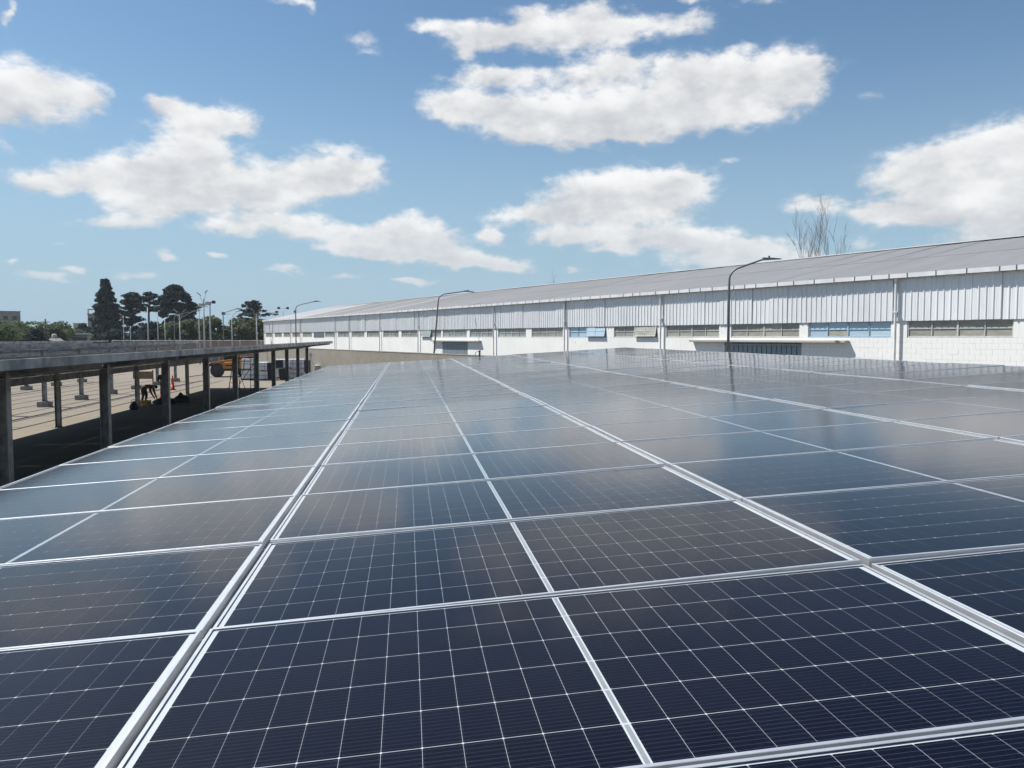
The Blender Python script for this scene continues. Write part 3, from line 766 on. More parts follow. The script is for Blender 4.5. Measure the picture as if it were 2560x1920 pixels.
# window sashes standing ajar
for (t0, t1, matk, sash) in ((13.9, 15.7, 'pane_dusty', 'frame_white'), (18.35, 20.2, 'pane_blue', 'frame_blue'), (42.3, 44.2, 'pane_green', 'frame_white')):
    m = MB(); w = t1 - t0
    m.box(0, w, -0.02, 0.02, -0.6, -0.56); m.box(0, w, -0.02, 0.02, -0.04, 0); m.box(0, 0.04, -0.02, 0.02, -0.56, -0.04); m.box(w - 0.04, w, -0.02, 0.02, -0.56, -0.04)
    m.box(w / 2 - 0.015, w / 2 + 0.015, -0.018, 0.018, -0.56, -0.04); m.box(0.05, w - 0.05, -0.016, 0.016, -0.31, -0.285)
    s = m.obj('open_sash', M[sash], wh); s.location = (t0, -0.0, ZW1 + 0.02); s.rotation_euler = (R(11), 0, 0)
    m = MB(); m.box(0.04, w - 0.04, -0.005, 0.005, -0.56, -0.04); m.obj('pane', M[matk], s)
# cladding sheets: a metre wide with four trapezoid ribs
def rib_sheet(name, width, n, depth, z0, z1, mat, thick=0.004, mid=True):
    """sheet in local x (width) / z, ribs stand out along +y"""
    p = width / n; pts = []
    for i in range(n):
        x = i * p
        pts += [(x, 0), (x + p * 0.06, depth), (x + p * 0.17, depth), (x + p * 0.23, 0)]
        if mid: pts += [(x + p * 0.46, 0), (x + p * 0.48, depth * 0.12), (x + p * 0.52, depth * 0.12), (x + p * 0.54, 0), (x + p * 0.70, 0), (x + p * 0.72, depth * 0.12), (x + p * 0.76, depth * 0.12), (x + p * 0.78, 0)]
    pts.append((width, 0))
    m = MB()
    for (x0, y0), (x1, y1) in zip(pts[:-1], pts[1:]):
        m.quad((x0, y0, z0), (x0, y0, z1), (x1, y1, z1), (x1, y1, z0))
        m.quad((x0, y0 - thick, z0), (x1, y1 - thick, z0), (x1, y1 - thick, z1), (x0, y0 - thick, z1))
        m.quad((x0, y0, z0), (x1, y1, z0), (x1, y1 - thick, z0), (x0, y0 - thick, z0))
    return m.mesh(name, mat)
SH = 1.012
sheet = rib_sheet('cladding_sheet', SH, 4, 0.026, ZW1, ZE - 0.01, M['cladding'])
k = 0; x = T0
nsh = int((T1 - T0) / SH)
for k in range(nsh + 1):
    o = link('cladding_sheet', sheet, wh, (T0 + k * SH, 0.045 + random.uniform(-0.002, 0.002), random.uniform(-0.006, 0.006)), (random.gauss(0, 0.0015), 0, 0))
    if k == nsh: o.scale = ((T1 - T0 - nsh * SH) / SH, 1, 1)
# a stretch where the sheeting comes down over a window bay
low = rib_sheet('low_cladding_sheet', SH, 4, 0.03, ZW0 - 0.02, ZW1 + 0.02, M['door_blue'])
for k in range(4): link('low_cladding_sheet', low, wh, (71.3 + k * SH, 0.012, 0))
# roof sheets
ang = math.atan2(RISE, SPAN); RL = math.hypot(RISE, SPAN) + 0.24
rs = rib_sheet('roof_sheet', SH, 4, 0.007, 0, RL, M['roofing'], mid=False)
L1, L2 = RL * 0.52, RL * 0.5
lo_s, up_s = [rib_sheet('roof_sheet', SH, 4, 0.007, 0, L_, M['roofing'], mid=False) for L_ in (L1, L2)]
lo_w, up_w = [rib_sheet('roof_sheet', SH, 4, 0.007, 0, L_, M['roof_white'], mid=False) for L_ in (L1, L2)]
for k in range(nsh + 1):
    pale = (k % 9 == 4 and k > 62) or k > 92
    wob = 0.012 * math.sin(k * 0.31) + random.uniform(-0.003, 0.003)
    # sheet z axis runs up the slope, its +y points out of the roof; upper sheets lap over the lower ones
    o = link('roof_sheet', lo_w if pale else lo_s, wh, (T0 - 0.1 + k * SH, 0.24, ZE + 0.085 + wob)); o.rotation_euler = (PI / 2 - ang, 0, 0)
    s0 = RL - L2
    o = link('roof_sheet', up_w if pale else up_s, wh, (T0 - 0.1 + k * SH, 0.24 - s0 * math.cos(ang), ZE + 0.085 + s0 * math.sin(ang) + 0.009 + wob)); o.rotation_euler = (PI / 2 - ang + random.gauss(0, 0.0012), 0, 0)
    b = link('rear_roof_sheet', rs, wh, (T0 - 0.1 + (k + 1) * SH, -2 * SPAN - 0.2, ZE + 0.06)); b.rotation_euler = (PI / 2 - ang, 0, PI)
m = MB(); zr_ = ZE + 0.085 + (SPAN + 0.24) * math.tan(ang) + 0.02
m.prism([(-0.22, -0.02), (0, 0.04), (0.22, -0.02), (0.22, -0.035), (0, 0.022), (-0.22, -0.035)][::-1], T0 - 0.1, T1 + 0.1, 0, Matrix(((0, 1, 0, 0), (1, 0, 0, -SPAN), (0, 0, 1, zr_ + 0.016), (0, 0, 0, 1))))
m.obj('ridge_cap', M['roof_white'], wh)
# box gutter with strap brackets
x = T0
while x < T1:
    b = min(x + 6.0, T1 + 0.12)
    m = MB()
    m.box(x + 0.002, b - 0.002, 0.155, 0.27, ZE - 0.075, ZE - 0.07); m.box(x + 0.002, b - 0.002, 0.27, 0.276, ZE - 0.075, ZE + 0.085)
    m.box(x + 0.002, b - 0.002, 0.149, 0.155, ZE - 0.075, ZE + 0.06)
    g_ = m.obj('gutter', M['gutter'], wh)
    g_.location.z = random.uniform(-0.004, 0.004)
    x = b
m = MB(); m.box(-0.02, 0.02, 0.2765, 0.283, ZE - 0.082, ZE + 0.10); m.box(-0.02, 0.02, 0.075, 0.283, ZE - 0.088, ZE - 0.082)
br_ = m.mesh('gutter_bracket', M['bracket'])
x = T0 + 0.3
while x < T1:
    link('gutter_bracket', br_, wh, (x, 0, 0), (0, random.gauss(0, 0.03), 0)); x += 0.92
# downpipes
m = MB(); m.tube([(0, 0.20, ZE - 0.08), (0, 0.14, ZE - 0.28), (0, 0.14, 4.7)], 0.056, 10); m.tube([(0, 0.14, 4.705), (0, 0.14, 0.3), (0, 0.22, 0.15)], 0.05, 10)
m.box(-0.09, 0.09, 0.05, 0.20, 4.68, 4.72)
dp = m.mesh('downpipe', M['pipe'])
for x in (-13.4, 0.0, 13.45, 22.4, 31.4, 44.7, 53.7, 62.4, 67.1, 80.6, 85.05, 94.3, 99.0): link('downpipe', dp, wh, (x, 0, 0))
# sliding doors under concrete hoods
for (d0, d1, dz, h0, h1) in DOORS:
    n = int((d1 - d0) / 0.28); p = (d1 - d0) / n
    m = MB()
    for i in range(n):
        a = i * p
        m.box(a + 0.004, a + p - 0.05, -0.10, -0.02, 0.05, dz - 0.002); m.box(a + p - 0.05, a + p - 0.004, -0.10, -0.055, 0.05, dz - 0.002)
    m.box(0, d1 - d0, 0.0, 0.05, dz - 0.14, dz - 0.05)
    d_ = m.obj('sliding_door', M['door_blue'], wh); d_.location = (d0, 0.0, 0)
    m = MB()
    pr = [(h0, dz + 0.02), (h1 - 0.06, dz + 0.02), (h1, dz + 0.12), (h0 - 0.05, dz + 0.12)]
    m.prism(pr, 0.002, 0.26)
    for k in range(len(m.v)): pass
    o = m.obj('door_hood', M['building_pale'], wh, bevel=0.012)
# ------------------------------------------------------------------ block wall in front of the warehouse
bw = thing('boundary_wall', 'bare grey-brown block wall in front of the white warehouse', 'wall', (WX, WY, 0), WROT)
bw['kind'] = 'thing'
m = MB(); m.box(-6, 80.2, 5.6, 5.8, 0, 2.64); m.obj('wall', M['block_wall'], bw)
m = MB(); m.box(-6.02, 80.22, 5.58, 5.82, 2.642, 2.69); m.obj('coping', M['concrete'], bw)
# faded wall at the far side of the yard
fw_ = thing('far_wall', 'faded reddish wall with pale posts before the distant trees', 'wall', (-44.0, 129.0, 0), math.atan2(-2.83, 21.95))
fw_['kind'] = 'thing'
for k in range(8):
    m = MB(); m.box(k * 3.2 + 0.1, k * 3.2 + 3.1, -0.06, 0.06, 0, 3.15 + 0.05 * (k % 2)); m.obj('wall_panel', M['pink_wall'], fw_)
for k in range(9):
    m = MB(); m.box(k * 3.2 - 0.098, k * 3.2 + 0.098, -0.11, 0.11, 0, 3.3); m.obj('post', M['building_pale'], fw_)
m = MB(); m.tube([(0, -0.13, 3.24), (25.6, -0.13, 3.24)], 0.03, 6); m.obj('rail', M['pole_pale'], fw_)
# ------------------------------------------------------------------ street lamps
def street_lamp(label, x, y, top, arm, rz, lean=0.0, mat='pole_grey', r=0.062, group='curved-arm street lamps'):
    t = thing('street_lamp', label, 'street lamp', (x, y, 0), rz, group)
    t.rotation_euler = (0, lean, rz)
    rr = 0.55; rise = 0.36
    pts = [(0, 0, 0), (0, 0, top - rr - 0.6)]
    for k in range(1, 8):
        a = k / 7 * R(70)
        pts.append((rr * (1 - math.cos(a)), 0, top - rr - 0.35 + rr * math.sin(a)))
    e = pts[-1]; pts.append((arm - 0.35, 0, e[2] + rise))
    m = MB(); n = len(pts); m.tube(pts, [r * 1.15, r * 0.85] + [r * 0.72] * (n - 3) + [r * 0.55], 10)
    m.obj('pole', M[mat], t, True)
    m = MB(); m.lathe([(0.16, 0), (0.16, 0.02), (r * 1.5, 0.03), (r * 1.5, 0.28), (r * 1.2, 0.32)], n=12); m.obj('base_plate', M[mat], t)
    m = MB(); z = e[2] + rise
    m.prism([(arm - 0.42, z - 0.05), (arm - 0.05, z - 0.035), (arm + 0.32, z - 0.02), (arm + 0.34, z + 0.01), (arm - 0.02, z + 0.05), (arm - 0.42, z + 0.06)][::1], -0.11, 0.11)
    hd = m.obj('lamp_head', M['lamp_head'], t, bevel=0.01)
    m = MB(); m.lathe([(0.035, 0.05), (0.035, 0.12), (0.02, 0.14)], (arm - 0.15, 0, z), 8); m.obj('photocell', M['black'], hd)
    return t
street_lamp('tall grey curved-arm street lamp before the warehouse door', 13.32, 32.56, 7.0, 1.75, R(-14))
lb = street_lamp('leaning grey curved-arm street lamp in mid-yard behind the block wall', 1.78, 61.28, 7.4, 2.3, R(-6), lean=0.085)
m = MB(); m.bar((0.04, 0, 2.75), (0.35, 0, 3.1), 0.03, 0.03); m.obj('brace', M['pole_grey'], lb)
street_lamp('curved-arm street lamp near the far end of the warehouse', -11.4, 86.2, 7.45, 2.3, R(-4))
street_lamp('curved-arm street lamp left of the warehouse corner, before the cedar', -20.84, 96.46, 7.0, 1.9, R(-6))
street_lamp('farthest curved-arm street lamp, before the dark round tree', -30.08, 110.76, 7.0, 2.0, R(-6))
# ------------------------------------------------------------------ light poles in the distance
def light_pole(label, x, y, top, heads, r=0.075, name='light_pole', mat='pole_pale'):
    t = thing(name, label, 'light pole', (x, y, 0), 0.1, 'distant light poles')
    m = MB(); m.tube([(0, 0, 0), (0, 0, top)], [r * 1.2, r * 0.7], 8); m.obj('pole', M[mat], t, True)
    for (dx, dz, kind) in heads:
        if kind == 'box':
            m = MB(); m.bar((0, 0, top - 0.06), (dx, 0, top - 0.06 + dz * 0), 0.05, 0.05); a = m.obj('arm', M[mat], t)
            m = MB(); m.box(dx - 0.24, dx + 0.24, -0.18, 0.12, top - 0.18, top + 0.22); m.obj('floodlight', M['machine_dark'], t, bevel=0.03)
        elif kind == 'tilt':
            m = MB(); m.bar((0, 0, top - 0.9), (dx * 0.8, 0, top - 0.2 + dz), 0.05, 0.05); m.obj('arm', M[mat], t)
            m = MB(); m.bar((dx * 0.55, 0, top - 0.1 + dz), (dx * 1.5, 0, top + 0.3 + dz), 0.30, 0.10); m.obj('floodlight', M['lamp_head'], t)
        elif kind == 'flat':
            m = MB(); m.bar((0, 0, top - 0.5), (dx, 0, top + dz), 0.05, 0.05); m.obj('arm', M[mat], t)
            m = MB(); m.bar((dx * 0.85, 0, top + dz * 0.9), (dx * 1.55, 0, top + dz * 1.15 + 0.04), 0.24, 0.09); m.obj('lamp_head', M['pole_pale'], t)
        elif kind == 'cap':
            m = MB(); m.lathe([(0.05, top - 0.1), (0.42, top + 0.05), (0.42, top + 0.2), (0.1, top + 0.28)], n=12); m.obj('lamp_head', M['machine_dark'], t)
        elif kind == 'deck':
            m = MB(); m.box(-0.55, 0.55, -0.3, 0.3, top - 1.25, top - 1.18); m.box(0.25, 0.95, -0.25, 0.25, top - 1.0, top - 0.55); m.box(-0.6, 0.2, -0.2, 0.2, top - 1.12, top - 0.8); m.obj('light_platform', M['pole_pale'], t)
    return t
light_pole('thin pale pole before the big conical conifer', -40.93, 124.64, 6.9, [(-0.3, 0.1, 'flat')], 0.06)
light_pole('short pale pole with a small side lamp below the cedars', -39.9, 124.4, 5.4, [(0.5, 0.25, 'flat')], 0.06)
light_pole('thick plain pale pole between the two open cedars', -37.42, 124.25, 8.1, [], 0.1)
light_pole('plain pale pole just left of the dark round tree', -35.99, 124.03, 7.4, [], 0.08)
light_pole('shorter plain pale pole at the dark round tree', -36.0, 127.6, 6.6, [], 0.08)
light_pole('pale pole with Y-shaped twin lamps before the dark round tree', -32.24, 121.5, 6.9, [(-0.55, 0.5, 'tilt'), (0.6, 0.55, 'tilt'), (1.9, 0.6, 'flat')], 0.1)
light_pole('pale pole with a dark round cap lamp beside the twin mast', -28.49, 117.03, 7.75, [(0, 0, 'cap')], 0.085)
light_pole('tallest pale mast with tilted floodlights and a light platform', -27.35, 114.96, 9.1, [(-0.55, 0.35, 'tilt'), (0.35, 0.7, 'tilt'), (0, 0, 'deck')], 0.11)
light_pole('second pale mast standing close beside the tallest mast', -26.62, 115.3, 8.5, [(0.5, 0.1, 'box')], 0.11)
light_pole('pale pole with two lamps before the flat-topped cedar', -24.86, 120.56, 7.1, [(-1.1, 0.25, 'box'), (0.7, 0.3, 'flat')], 0.085)
light_pole('pale pole with small twin lamps close to the warehouse corner', -20.98, 118.04, 7.0, [(-0.5, 0.45, 'tilt'), (0.4, 0.5, 'tilt')], 0.1)
light_pole('T-shaped pole with two dark floodlights behind the warehouse roof', -22.69, 154.73, 9.1, [(-0.8, 0, 'box'), (0.8, 0, 'box')], 0.07)
light_pole('small single lamp pole peeking over the warehouse roof', -21.0, 156.5, 8.5, [(0.2, 0, 'box')], 0.05)
up = thing('utility_pole', 'dark timber utility pole before the green trees at far left', 'utility pole', (-52.18, 126.05, 0), 0.2)
m = MB(); m.tube([(0, 0, 0), (0, 0, 6.4)], [0.14, 0.10], 8); m.obj('pole', M['bark'], up, True)
m = MB(); m.box(-0.6, 0.6, -0.05, 0.05, 5.9, 6.0); m.obj('crossarm', M['bark'], up)
# ------------------------------------------------------------------ trees
def leaf_cloud(pts, size, flat=0.5):
    """random leaf-clump quads at points (n,3); flat 0 = any direction, 1 = lying flat"""
    n = len(pts)
    nrm = rng.normal(size=(n, 3)); nrm[:, 2] = np.abs(nrm[:, 2]) + flat * 2.0
    nrm /= np.linalg.norm(nrm, axis=1)[:, None]
    a = rng.normal(size=(n, 3)); u = np.cross(nrm, a); u /= np.linalg.norm(u, axis=1)[:, None]; v = np.cross(nrm, u)
    s = size * rng.uniform(0.5, 1.25, (n, 1)); s2 = s * rng.uniform(0.45, 0.9, (n, 1))
    V = np.stack([pts - u * s - v * s2 * 0.4, pts + u * s * 0.2 - v * s2, pts + u * s + v * s2 * 0.3, pts - u * s * 0.1 + v * s2], 1).reshape(-1, 3)
    me = bpy.data.meshes.new('crown'); me.vertices.add(4 * n); me.vertices.foreach_set('co', V.ravel())
    me.loops.add(4 * n); me.loops.foreach_set('vertex_index', np.arange(4 * n))
    me.polygons.add(n); me.polygons.foreach_set('loop_start', np.arange(0, 4 * n, 4)); me.polygons.foreach_set('loop_total', np.full(n, 4))
    me.update(calc_edges=True)
    return me
def blob_pts(c, r, n, shell=0.55):
    d = rng.normal(size=(n, 3)); d /= np.linalg.norm(d, axis=1)[:, None]
    rad = shell + (1 - shell) * rng.random((n, 1)) ** 0.6
    return np.array(c) + d * rad * np.array(r)
def finish_tree(t, pts, size, leaf, limbs, bark='bark', flat=0.4):
    me = leaf_cloud(np.concatenate(pts), size, flat); me.materials.append(M[leaf]); link('crown', me, t)
    m = MB()
    for p, r in limbs: m.tube(p, r, 6)
    m.obj('trunk', M[bark], t, True)
def conical(label, x, y, h, w, group=None, leaf='leaf_conifer', n=9000, name='conifer_tree'):
    t = thing(name, label, 'tree', (x, y, 0), random.uniform(0, 6), group)
    P = []; limbs = [([(0, 0, 0), (0.05, 0, h * 0.5), (0, 0, h * 0.97)], [0.45, 0.28, 0.05])]
    for k in range(46):
        u = k / 45; z = 0.6 + u * (h - 1.2)
        rad = (w / 2 * (1.0 - u) ** 0.8 * (0.84 if u < 0.12 else 1.0) + 0.045 * w) * random.uniform(0.84, 1.08)
        for j in range(6 if u < 0.85 else 4):
            a = random.uniform(0, 2 * PI); rr = rad * random.uniform(0.45, 1.05)
            c = (rr * math.cos(a), rr * math.sin(a), z + random.uniform(-0.25, 0.25))
            bs = (0.75 + 0.06 * w) * (1.05 - 0.6 * u); P.append(blob_pts(c, (bs, bs, 0.40), int(n / 46 / 6)))
            if random.random() < 0.3: limbs.append(([(0, 0, z - 0.2), c], [0.07, 0.02]))
    finish_tree(t, P, 0.34, leaf, limbs)
    return t
def cedar(label, x, y, h, w, tiers, seed, lean=0.0, open_=0.5, group=None, base=0.35):
    random.seed(seed)
    t = thing('cedar_tree', label, 'tree', (x, y, 0), 0, group)
    top = (lean, 0, h - 0.4)
    limbs = [([(0, 0, 0), (lean * 0.3, 0.1, h * 0.45), top], [0.42, 0.3, 0.06])]; P = []
    for k in range(tiers * 5):
        u = random.random() ** 0.85; z = h * (base + (0.96 - base) * u)
        rad = w / 2 * (1.0 - 0.72 * max(0, (u - 0.4) / 0.6) ** 1.4) * (0.7 + 0.3 * min(1, u * 3))
        a = random.uniform(0, 2 * PI); L = rad * random.choice((0.45, 0.7, 0.85, 1.0, 1.08))
        cx0 = lean * z / h; rise = random.uniform(-0.1, 0.28)
        tip = (cx0 + L * math.cos(a), L * math.sin(a), z + rise * L)
        limbs.append(([(cx0, 0, z - 0.5), (cx0 + 0.5 * L * math.cos(a), 0.5 * L * math.sin(a), z - 0.15 + rise * L * 0.4), tip], [0.11, 0.07, 0.02]))
        for s in np.linspace(0.5 if open_ > 0.4 else 0.15, 1.0, 4):
            q = random.uniform(0.45, 1.15)
            c = (cx0 + s * L * math.cos(a) + random.gauss(0, 0.3), s * L * math.sin(a) + random.gauss(0, 0.3), z - 0.1 + rise * L * s + random.gauss(0, 0.15))
            P.append(blob_pts(c, (0.85 * q, 0.85 * q, 0.26 * q + 0.08), int((34 + 36 * (1 - open_)) * q), 0.2))
    P.append(blob_pts((lean, 0, h - 0.35), (0.7, 0.7, 0.3), 80))
    finish_tree(t, P, 0.28, 'leaf_cedar', limbs, flat=1.0)
    random.seed(seed + 100)
    return t
def bushy(label, x, y, h, w, leaf, n=4200, size=0.26, name='broadleaf_tree', group=None, z0=0.25, lobes=16, bark='bark', flat=0.3, droop=0.0):
    t = thing(name, label, 'tree', (x, y, 0), random.uniform(0, 6), group)
    P = []; limbs = [([(0, 0, 0), (0.1, 0.05, h * 0.35)], [0.22, 0.16])]
    for k in range(lobes):
        a = random.uniform(0, 2 * PI); u = random.random() ** 0.8; z = h * (z0 + (0.86 - z0) * u)
        prof = math.sqrt(max(0.05, 1 - ((u - 0.3) / 0.75) ** 2))
        rr = w / 2 * prof * random.uniform(0.3, 0.78)
        c = (rr * math.cos(a), rr * math.sin(a), z); br = w * random.uniform(0.13, 0.22)
        P.append(blob_pts(c, (br, br, min(br, h * 0.14) * (0.8 + droop)), int(n / lobes), 0.45))
        limbs.append(([(0.1, 0.05, h * 0.34), (0.5 * c[0], 0.5 * c[1], 0.5 * (h * 0.34 + z)), c], [0.11, 0.07, 0.02]))
    P.append(blob_pts((0, 0, h * 0.86), (w * 0.2, w * 0.2, h * 0.13), int(n / lobes)))
    finish_tree(t, P, size, leaf, limbs, bark, flat)
    return t
G1 = 'dark conifers beyond the yard'
conical('very tall dark cone-shaped conifer rising above all other trees', -62.65, 180.5, 16.1, 7.6, G1, n=17000)
cedar('open ragged cedar just right of the cone-shaped conifer', -59.5, 186.0, 13.6, 7.6, 12, 21, 0.3, 0.3, G1)
cedar('slender open cedar with an umbrella top and bare trunk', -57.2, 190.0, 13.9, 7.0, 5, 5, 0.4, 0.5, G1, base=0.70)
def dome_tree(label, x, y, h, w):
    t = thing('conifer_tree', label, 'tree', (x, y, 0), 0, G1)
    P = []; limbs = [([(0, 0, 0), (0, 0, h * 0.8)], [0.5, 0.15])]
    for k in range(150):
        u = random.random(); z = h * (0.34 + 0.64 * u)
        rad = w / 2 * (1 - u ** 2.2) ** 0.6 * (0.62 + 0.38 * min(1, u * 2.6)) + 0.3
        a = random.uniform(0, 2 * PI); rr = rad * random.uniform(0.45, 0.96)
        c = (rr * math.cos(a) + (1.3 * (1 - u) - 0.3), rr * math.sin(a), z)
        P.append(blob_pts(c, (0.95, 0.95, 0.42), 85))
    finish_tree(t, P, 0.33, 'leaf_conifer', limbs)
dome_tree('broad dense dark dome-shaped tree in the middle of the dark group', -46.6, 173.3, 14.3, 8.4)
cedar('flat-topped layered cedar standing apart by the warehouse', -34.8, 191.8, 12.2, 11.0, 9, 33, 0.2, 0.2, G1, base=0.3)
G2 = 'olive green trees behind the far wall'
for lab, x, y, h, w, lf in (('low olive bush tree under the slender cedar', -43.2, 146.5, 6.5, 7.0, 'leaf_dark'), ('olive green tree below the dome-shaped tree on its left', -39.4, 144.4, 6.5, 6.8, 'leaf_olive'),
        ('olive green tree right below the dome-shaped tree', -36.2, 143.6, 7.0, 6.5, 'leaf_olive'), ('widest olive green tree, behind the twin masts', -32.2, 139.9, 7.4, 8.0, 'leaf_olive'), ('olive green tree between the masts and the flat-topped cedar', -28.3, 141.3, 7.1, 6.8, 'leaf_olive'),
        ('olive green tree below the flat-topped cedar', -26.0, 145.1, 7.3, 6.2, 'leaf_olive'), ('small dark tree half hidden by the warehouse corner', -23.4, 147.5, 6.6, 6.0, 'leaf_dark')):
    bushy(lab, x, y, h, w, lf, group=G2)
bushy('dark shrub mass at the foot of the cone-shaped conifer', -53.4, 158.0, 5.3, 8.6, 'leaf_dark', n=4500, group=G2, z0=0.08)
bushy('dark shrub between the conifer and the open cedar', -48.6, 158.0, 5.5, 7.0, 'leaf_dark', n=3600, group=G2, z0=0.08)
G3 = 'green trees at far left'
bushy('willow-like green tree at the far left picture edge', -60.0, 129.0, 6.4, 8.2, 'leaf_willow', 5200, 0.2, group=G3, droop=1.0, z0=0.1)
bushy('loose willow-like green tree, second from the left edge', -57.4, 134.5, 6.3, 8.0, 'leaf_willow', 5000, 0.2, group=G3, droop=1.0, z0=0.1)
bushy('rounded blue-green tree behind the timber pole', -55.2, 139.0, 6.4, 7.4, 'leaf_willow', 4500, 0.22, group=G3, z0=0.15)
conical('squat dark conical shrub before the green trees at far left', -49.9, 117.6, 4.9, 4.6, G3, 'leaf_dark', 5000, 'dark_shrub')
bushy('pale green tree right of the timber pole', -57.5, 146.0, 5.5, 7.6, 'leaf_willow', 4200, 0.22, group=G3, z0=0.12)
bushy('low pale green tree left of the flat-roofed shed', -58.5, 152.5, 5.3, 7.4, 'leaf_willow', 4200, 0.22, group=G3, z0=0.12)
bushy('low green tree filling the gap behind the hip-roofed house', -60.5, 158.0, 5.4, 7.6, 'leaf_willow', 4200, 0.24, group=G3, z0=0.1)
bushy('broad green tree behind the two willow-like trees', -66.0, 148.0, 6.6, 9.0, 'leaf_willow', 5200, 0.26, group=G3, z0=0.1)
bushy('small dark round tree beside the distant tower block', -71.5, 191.2, 7.0, 4.6, 'leaf_dark', 3600, 0.26, group=G3, z0=0.15)
bushy('tiny dark tree on the skyline between far houses', -86.0, 205.0, 6.4, 3.6, 'leaf_dark', 2400, 0.26, group=G3, z0=0.15)
bushy('low distant green clump at the skyline', -80.0, 200.0, 5.4, 9.0, 'leaf_willow', 4200, 0.3, group=G3, z0=0.1)
# far belt of trees that closes the view between and behind the single trees
def tree_belt():
    P = []
    for k in range(420):
        ang_ = random.uniform(-0.95, 1.25); d = random.uniform(290, 400)
        hx, hy = d * math.sin(ang_), d * math.cos(ang_); hh = random.uniform(3.0, 5.6)
        P.append(blob_pts((hx, hy, hh * 0.45), (random.uniform(4, 8), random.uniform(4, 8), hh * 0.55), 90, 0.3))
    me = leaf_cloud(np.concatenate(P), 0.9, 0.3); me.materials.append(M['leaf_dark'])
    o = link('distant_treeline', me); o['kind'] = 'stuff'; o['label'] = 'low hazy belt of far trees along the horizon'; o['category'] = 'trees'
tree_belt()
# bare winter trees behind the warehouse
def bare_tree(label, x, y, h, spread, stems, seed):
    rs_ = random.Random(seed)
    t = thing('bare_tree', label, 'tree', (x, y, 0), 0, 'leafless trees behind the warehouse')
    tr, br = MB(), MB()
    def grow(p, d, L, r, lev, mb):
        pts = [Vector(p)]; dd = Vector(d)
        for k in range(4):
            dd = (dd + Vector((rs_.gauss(0, 0.07), rs_.gauss(0, 0.07), 0.05))).normalized()
            pts.append(pts[-1] + dd * (L / 4))
        mb.tube(pts, [r, r * 0.85, r * 0.7, r * 0.55, r * 0.4], 5, cap=False)
        if lev == 0: return
        for k in range(5 if lev > 1 else 4):
            q = pts[rs_.choice((1, 2, 3, 3, 4))]
            a = rs_.uniform(0, 2 * PI); tilt = rs_.uniform(0.2, 0.45)
            nd = (dd + Vector((math.cos(a), math.sin(a), 0)) * tilt).normalized()
            grow(q, nd, L * rs_.uniform(0.45, 0.65), r * 0.5, lev - 1, br)
    tr.tube([(0, 0, 0), (0, 0, h * 0.3)], [0.32, 0.24], 8)
    for s in range(stems):
        a = 2 * PI * s / stems + rs_.uniform(-0.4, 0.4)
        bs = Vector((math.cos(a), math.sin(a), 0)) * spread * rs_.uniform(0.2, 0.5)
        tr.tube([(0, 0, h * 0.28), tuple(bs * 0.6 + Vector((0, 0, h * 0.42))), tuple(bs + Vector((0, 0, h * 0.52)))], [0.15, 0.12, 0.1], 6)
        grow(bs + Vector((0, 0, h * 0.52)), (bs.x * 0.06, bs.y * 0.06, 1), h * rs_.uniform(0.24, 0.36), 0.034, 3, br)
    tr.obj('trunk', M['bark_pale'], t, True); br.obj('branches', M['bark_pale'], t)
bare_tree('tall leafless tree with upright twigs above the warehouse roof', 31.6, 59.1, 13.0, 2.9, 6, 3)
bare_tree('tiny leafless treetop just showing over the warehouse ridge', 20.01, 108.97, 10.75, 1.3, 3, 8)
# ------------------------------------------------------------------ far buildings
def building(label, x, y, rz, w, d, h, mat, wins, roof=None, name='far_building'):
    t = thing(name, label, 'building', (x, y, 0), rz)
    m = MB(); m.box(-w / 2, w / 2, -d / 2, d / 2, 0, h); m.obj('wall', M[mat], t)
    m = MB(); m.box(-w / 2 - 0.15, w / 2 + 0.15, -d / 2 - 0.15, d / 2 + 0.15, h + 0.002, h + 0.2); m.obj('roof', M[roof or mat], t)
    for (x0, x1, z0, z1) in wins:
        m = MB(); m.box(x0, x1, -d / 2 - 0.03, -d / 2 - 0.002, z0, z1); m.obj('window', M['window_dark'], t)
    return t
building('grey block building on the skyline at the far left edge', -128.0, 279.0, 0.45, 9.0, 9.0, 11.8, 'building_grey', [(-2.5 + 2.4 * k, -1.3 + 2.4 * k, 9.2, 10.4) for k in range(3)])
tb = building('narrow grey tower block left of the cone-shaped conifer', -85.6, 239.0, 0.35, 4.2, 5.0, 10.0, 'building_grey', [(-1.2 + 1.5 * (k % 2), -0.4 + 1.5 * (k % 2), 2 + 2.4 * (k // 2), 3.3 + 2.4 * (k // 2)) for k in range(6)])
m = MB()
for sx in (-1.95, 1.95):
    for sy in (-2.3, 2.3): m.box(sx - 0.15, sx + 0.15, sy - 0.15, sy + 0.15, 10.2, 11.3)
m.box(-2.1, 2.1, -2.45, 2.45, 11.302, 11.5); m.obj('rooftop_frame', M['building_pale'], tb)
building('small pale box house on the skyline left of the tower block', -92.5, 246.0, 0.35, 3.4, 4.0, 7.5, 'building_pale', [(-1.0, -0.2, 4.5, 5.7), (0.3, 1.1, 4.5, 5.7)])
sh_ = building('flat-roofed shed with a white roof edge and dark front', -54.6, 144.5, 0.36, 3.4, 4.0, 4.2, 'building_grey', [(-1.4, 1.2, 0.4, 3.7)], 'gutter', 'shed')
m = MB(); m.box(1.25, 1.7, -2.06, -2.0, 0, 4.1); m.obj('wall_strip', M['building_pale'], sh_)
hp = thing('hipped_house', 'small grey hip-roofed house with a water tank on top', 'house', (-49.6, 122.6, 0), 0.36)
m = MB(); m.box(-1.4, 1.4, -1.5, 1.5, 0, 2.9); m.obj('wall', M['building_pale'], hp)
m = MB()
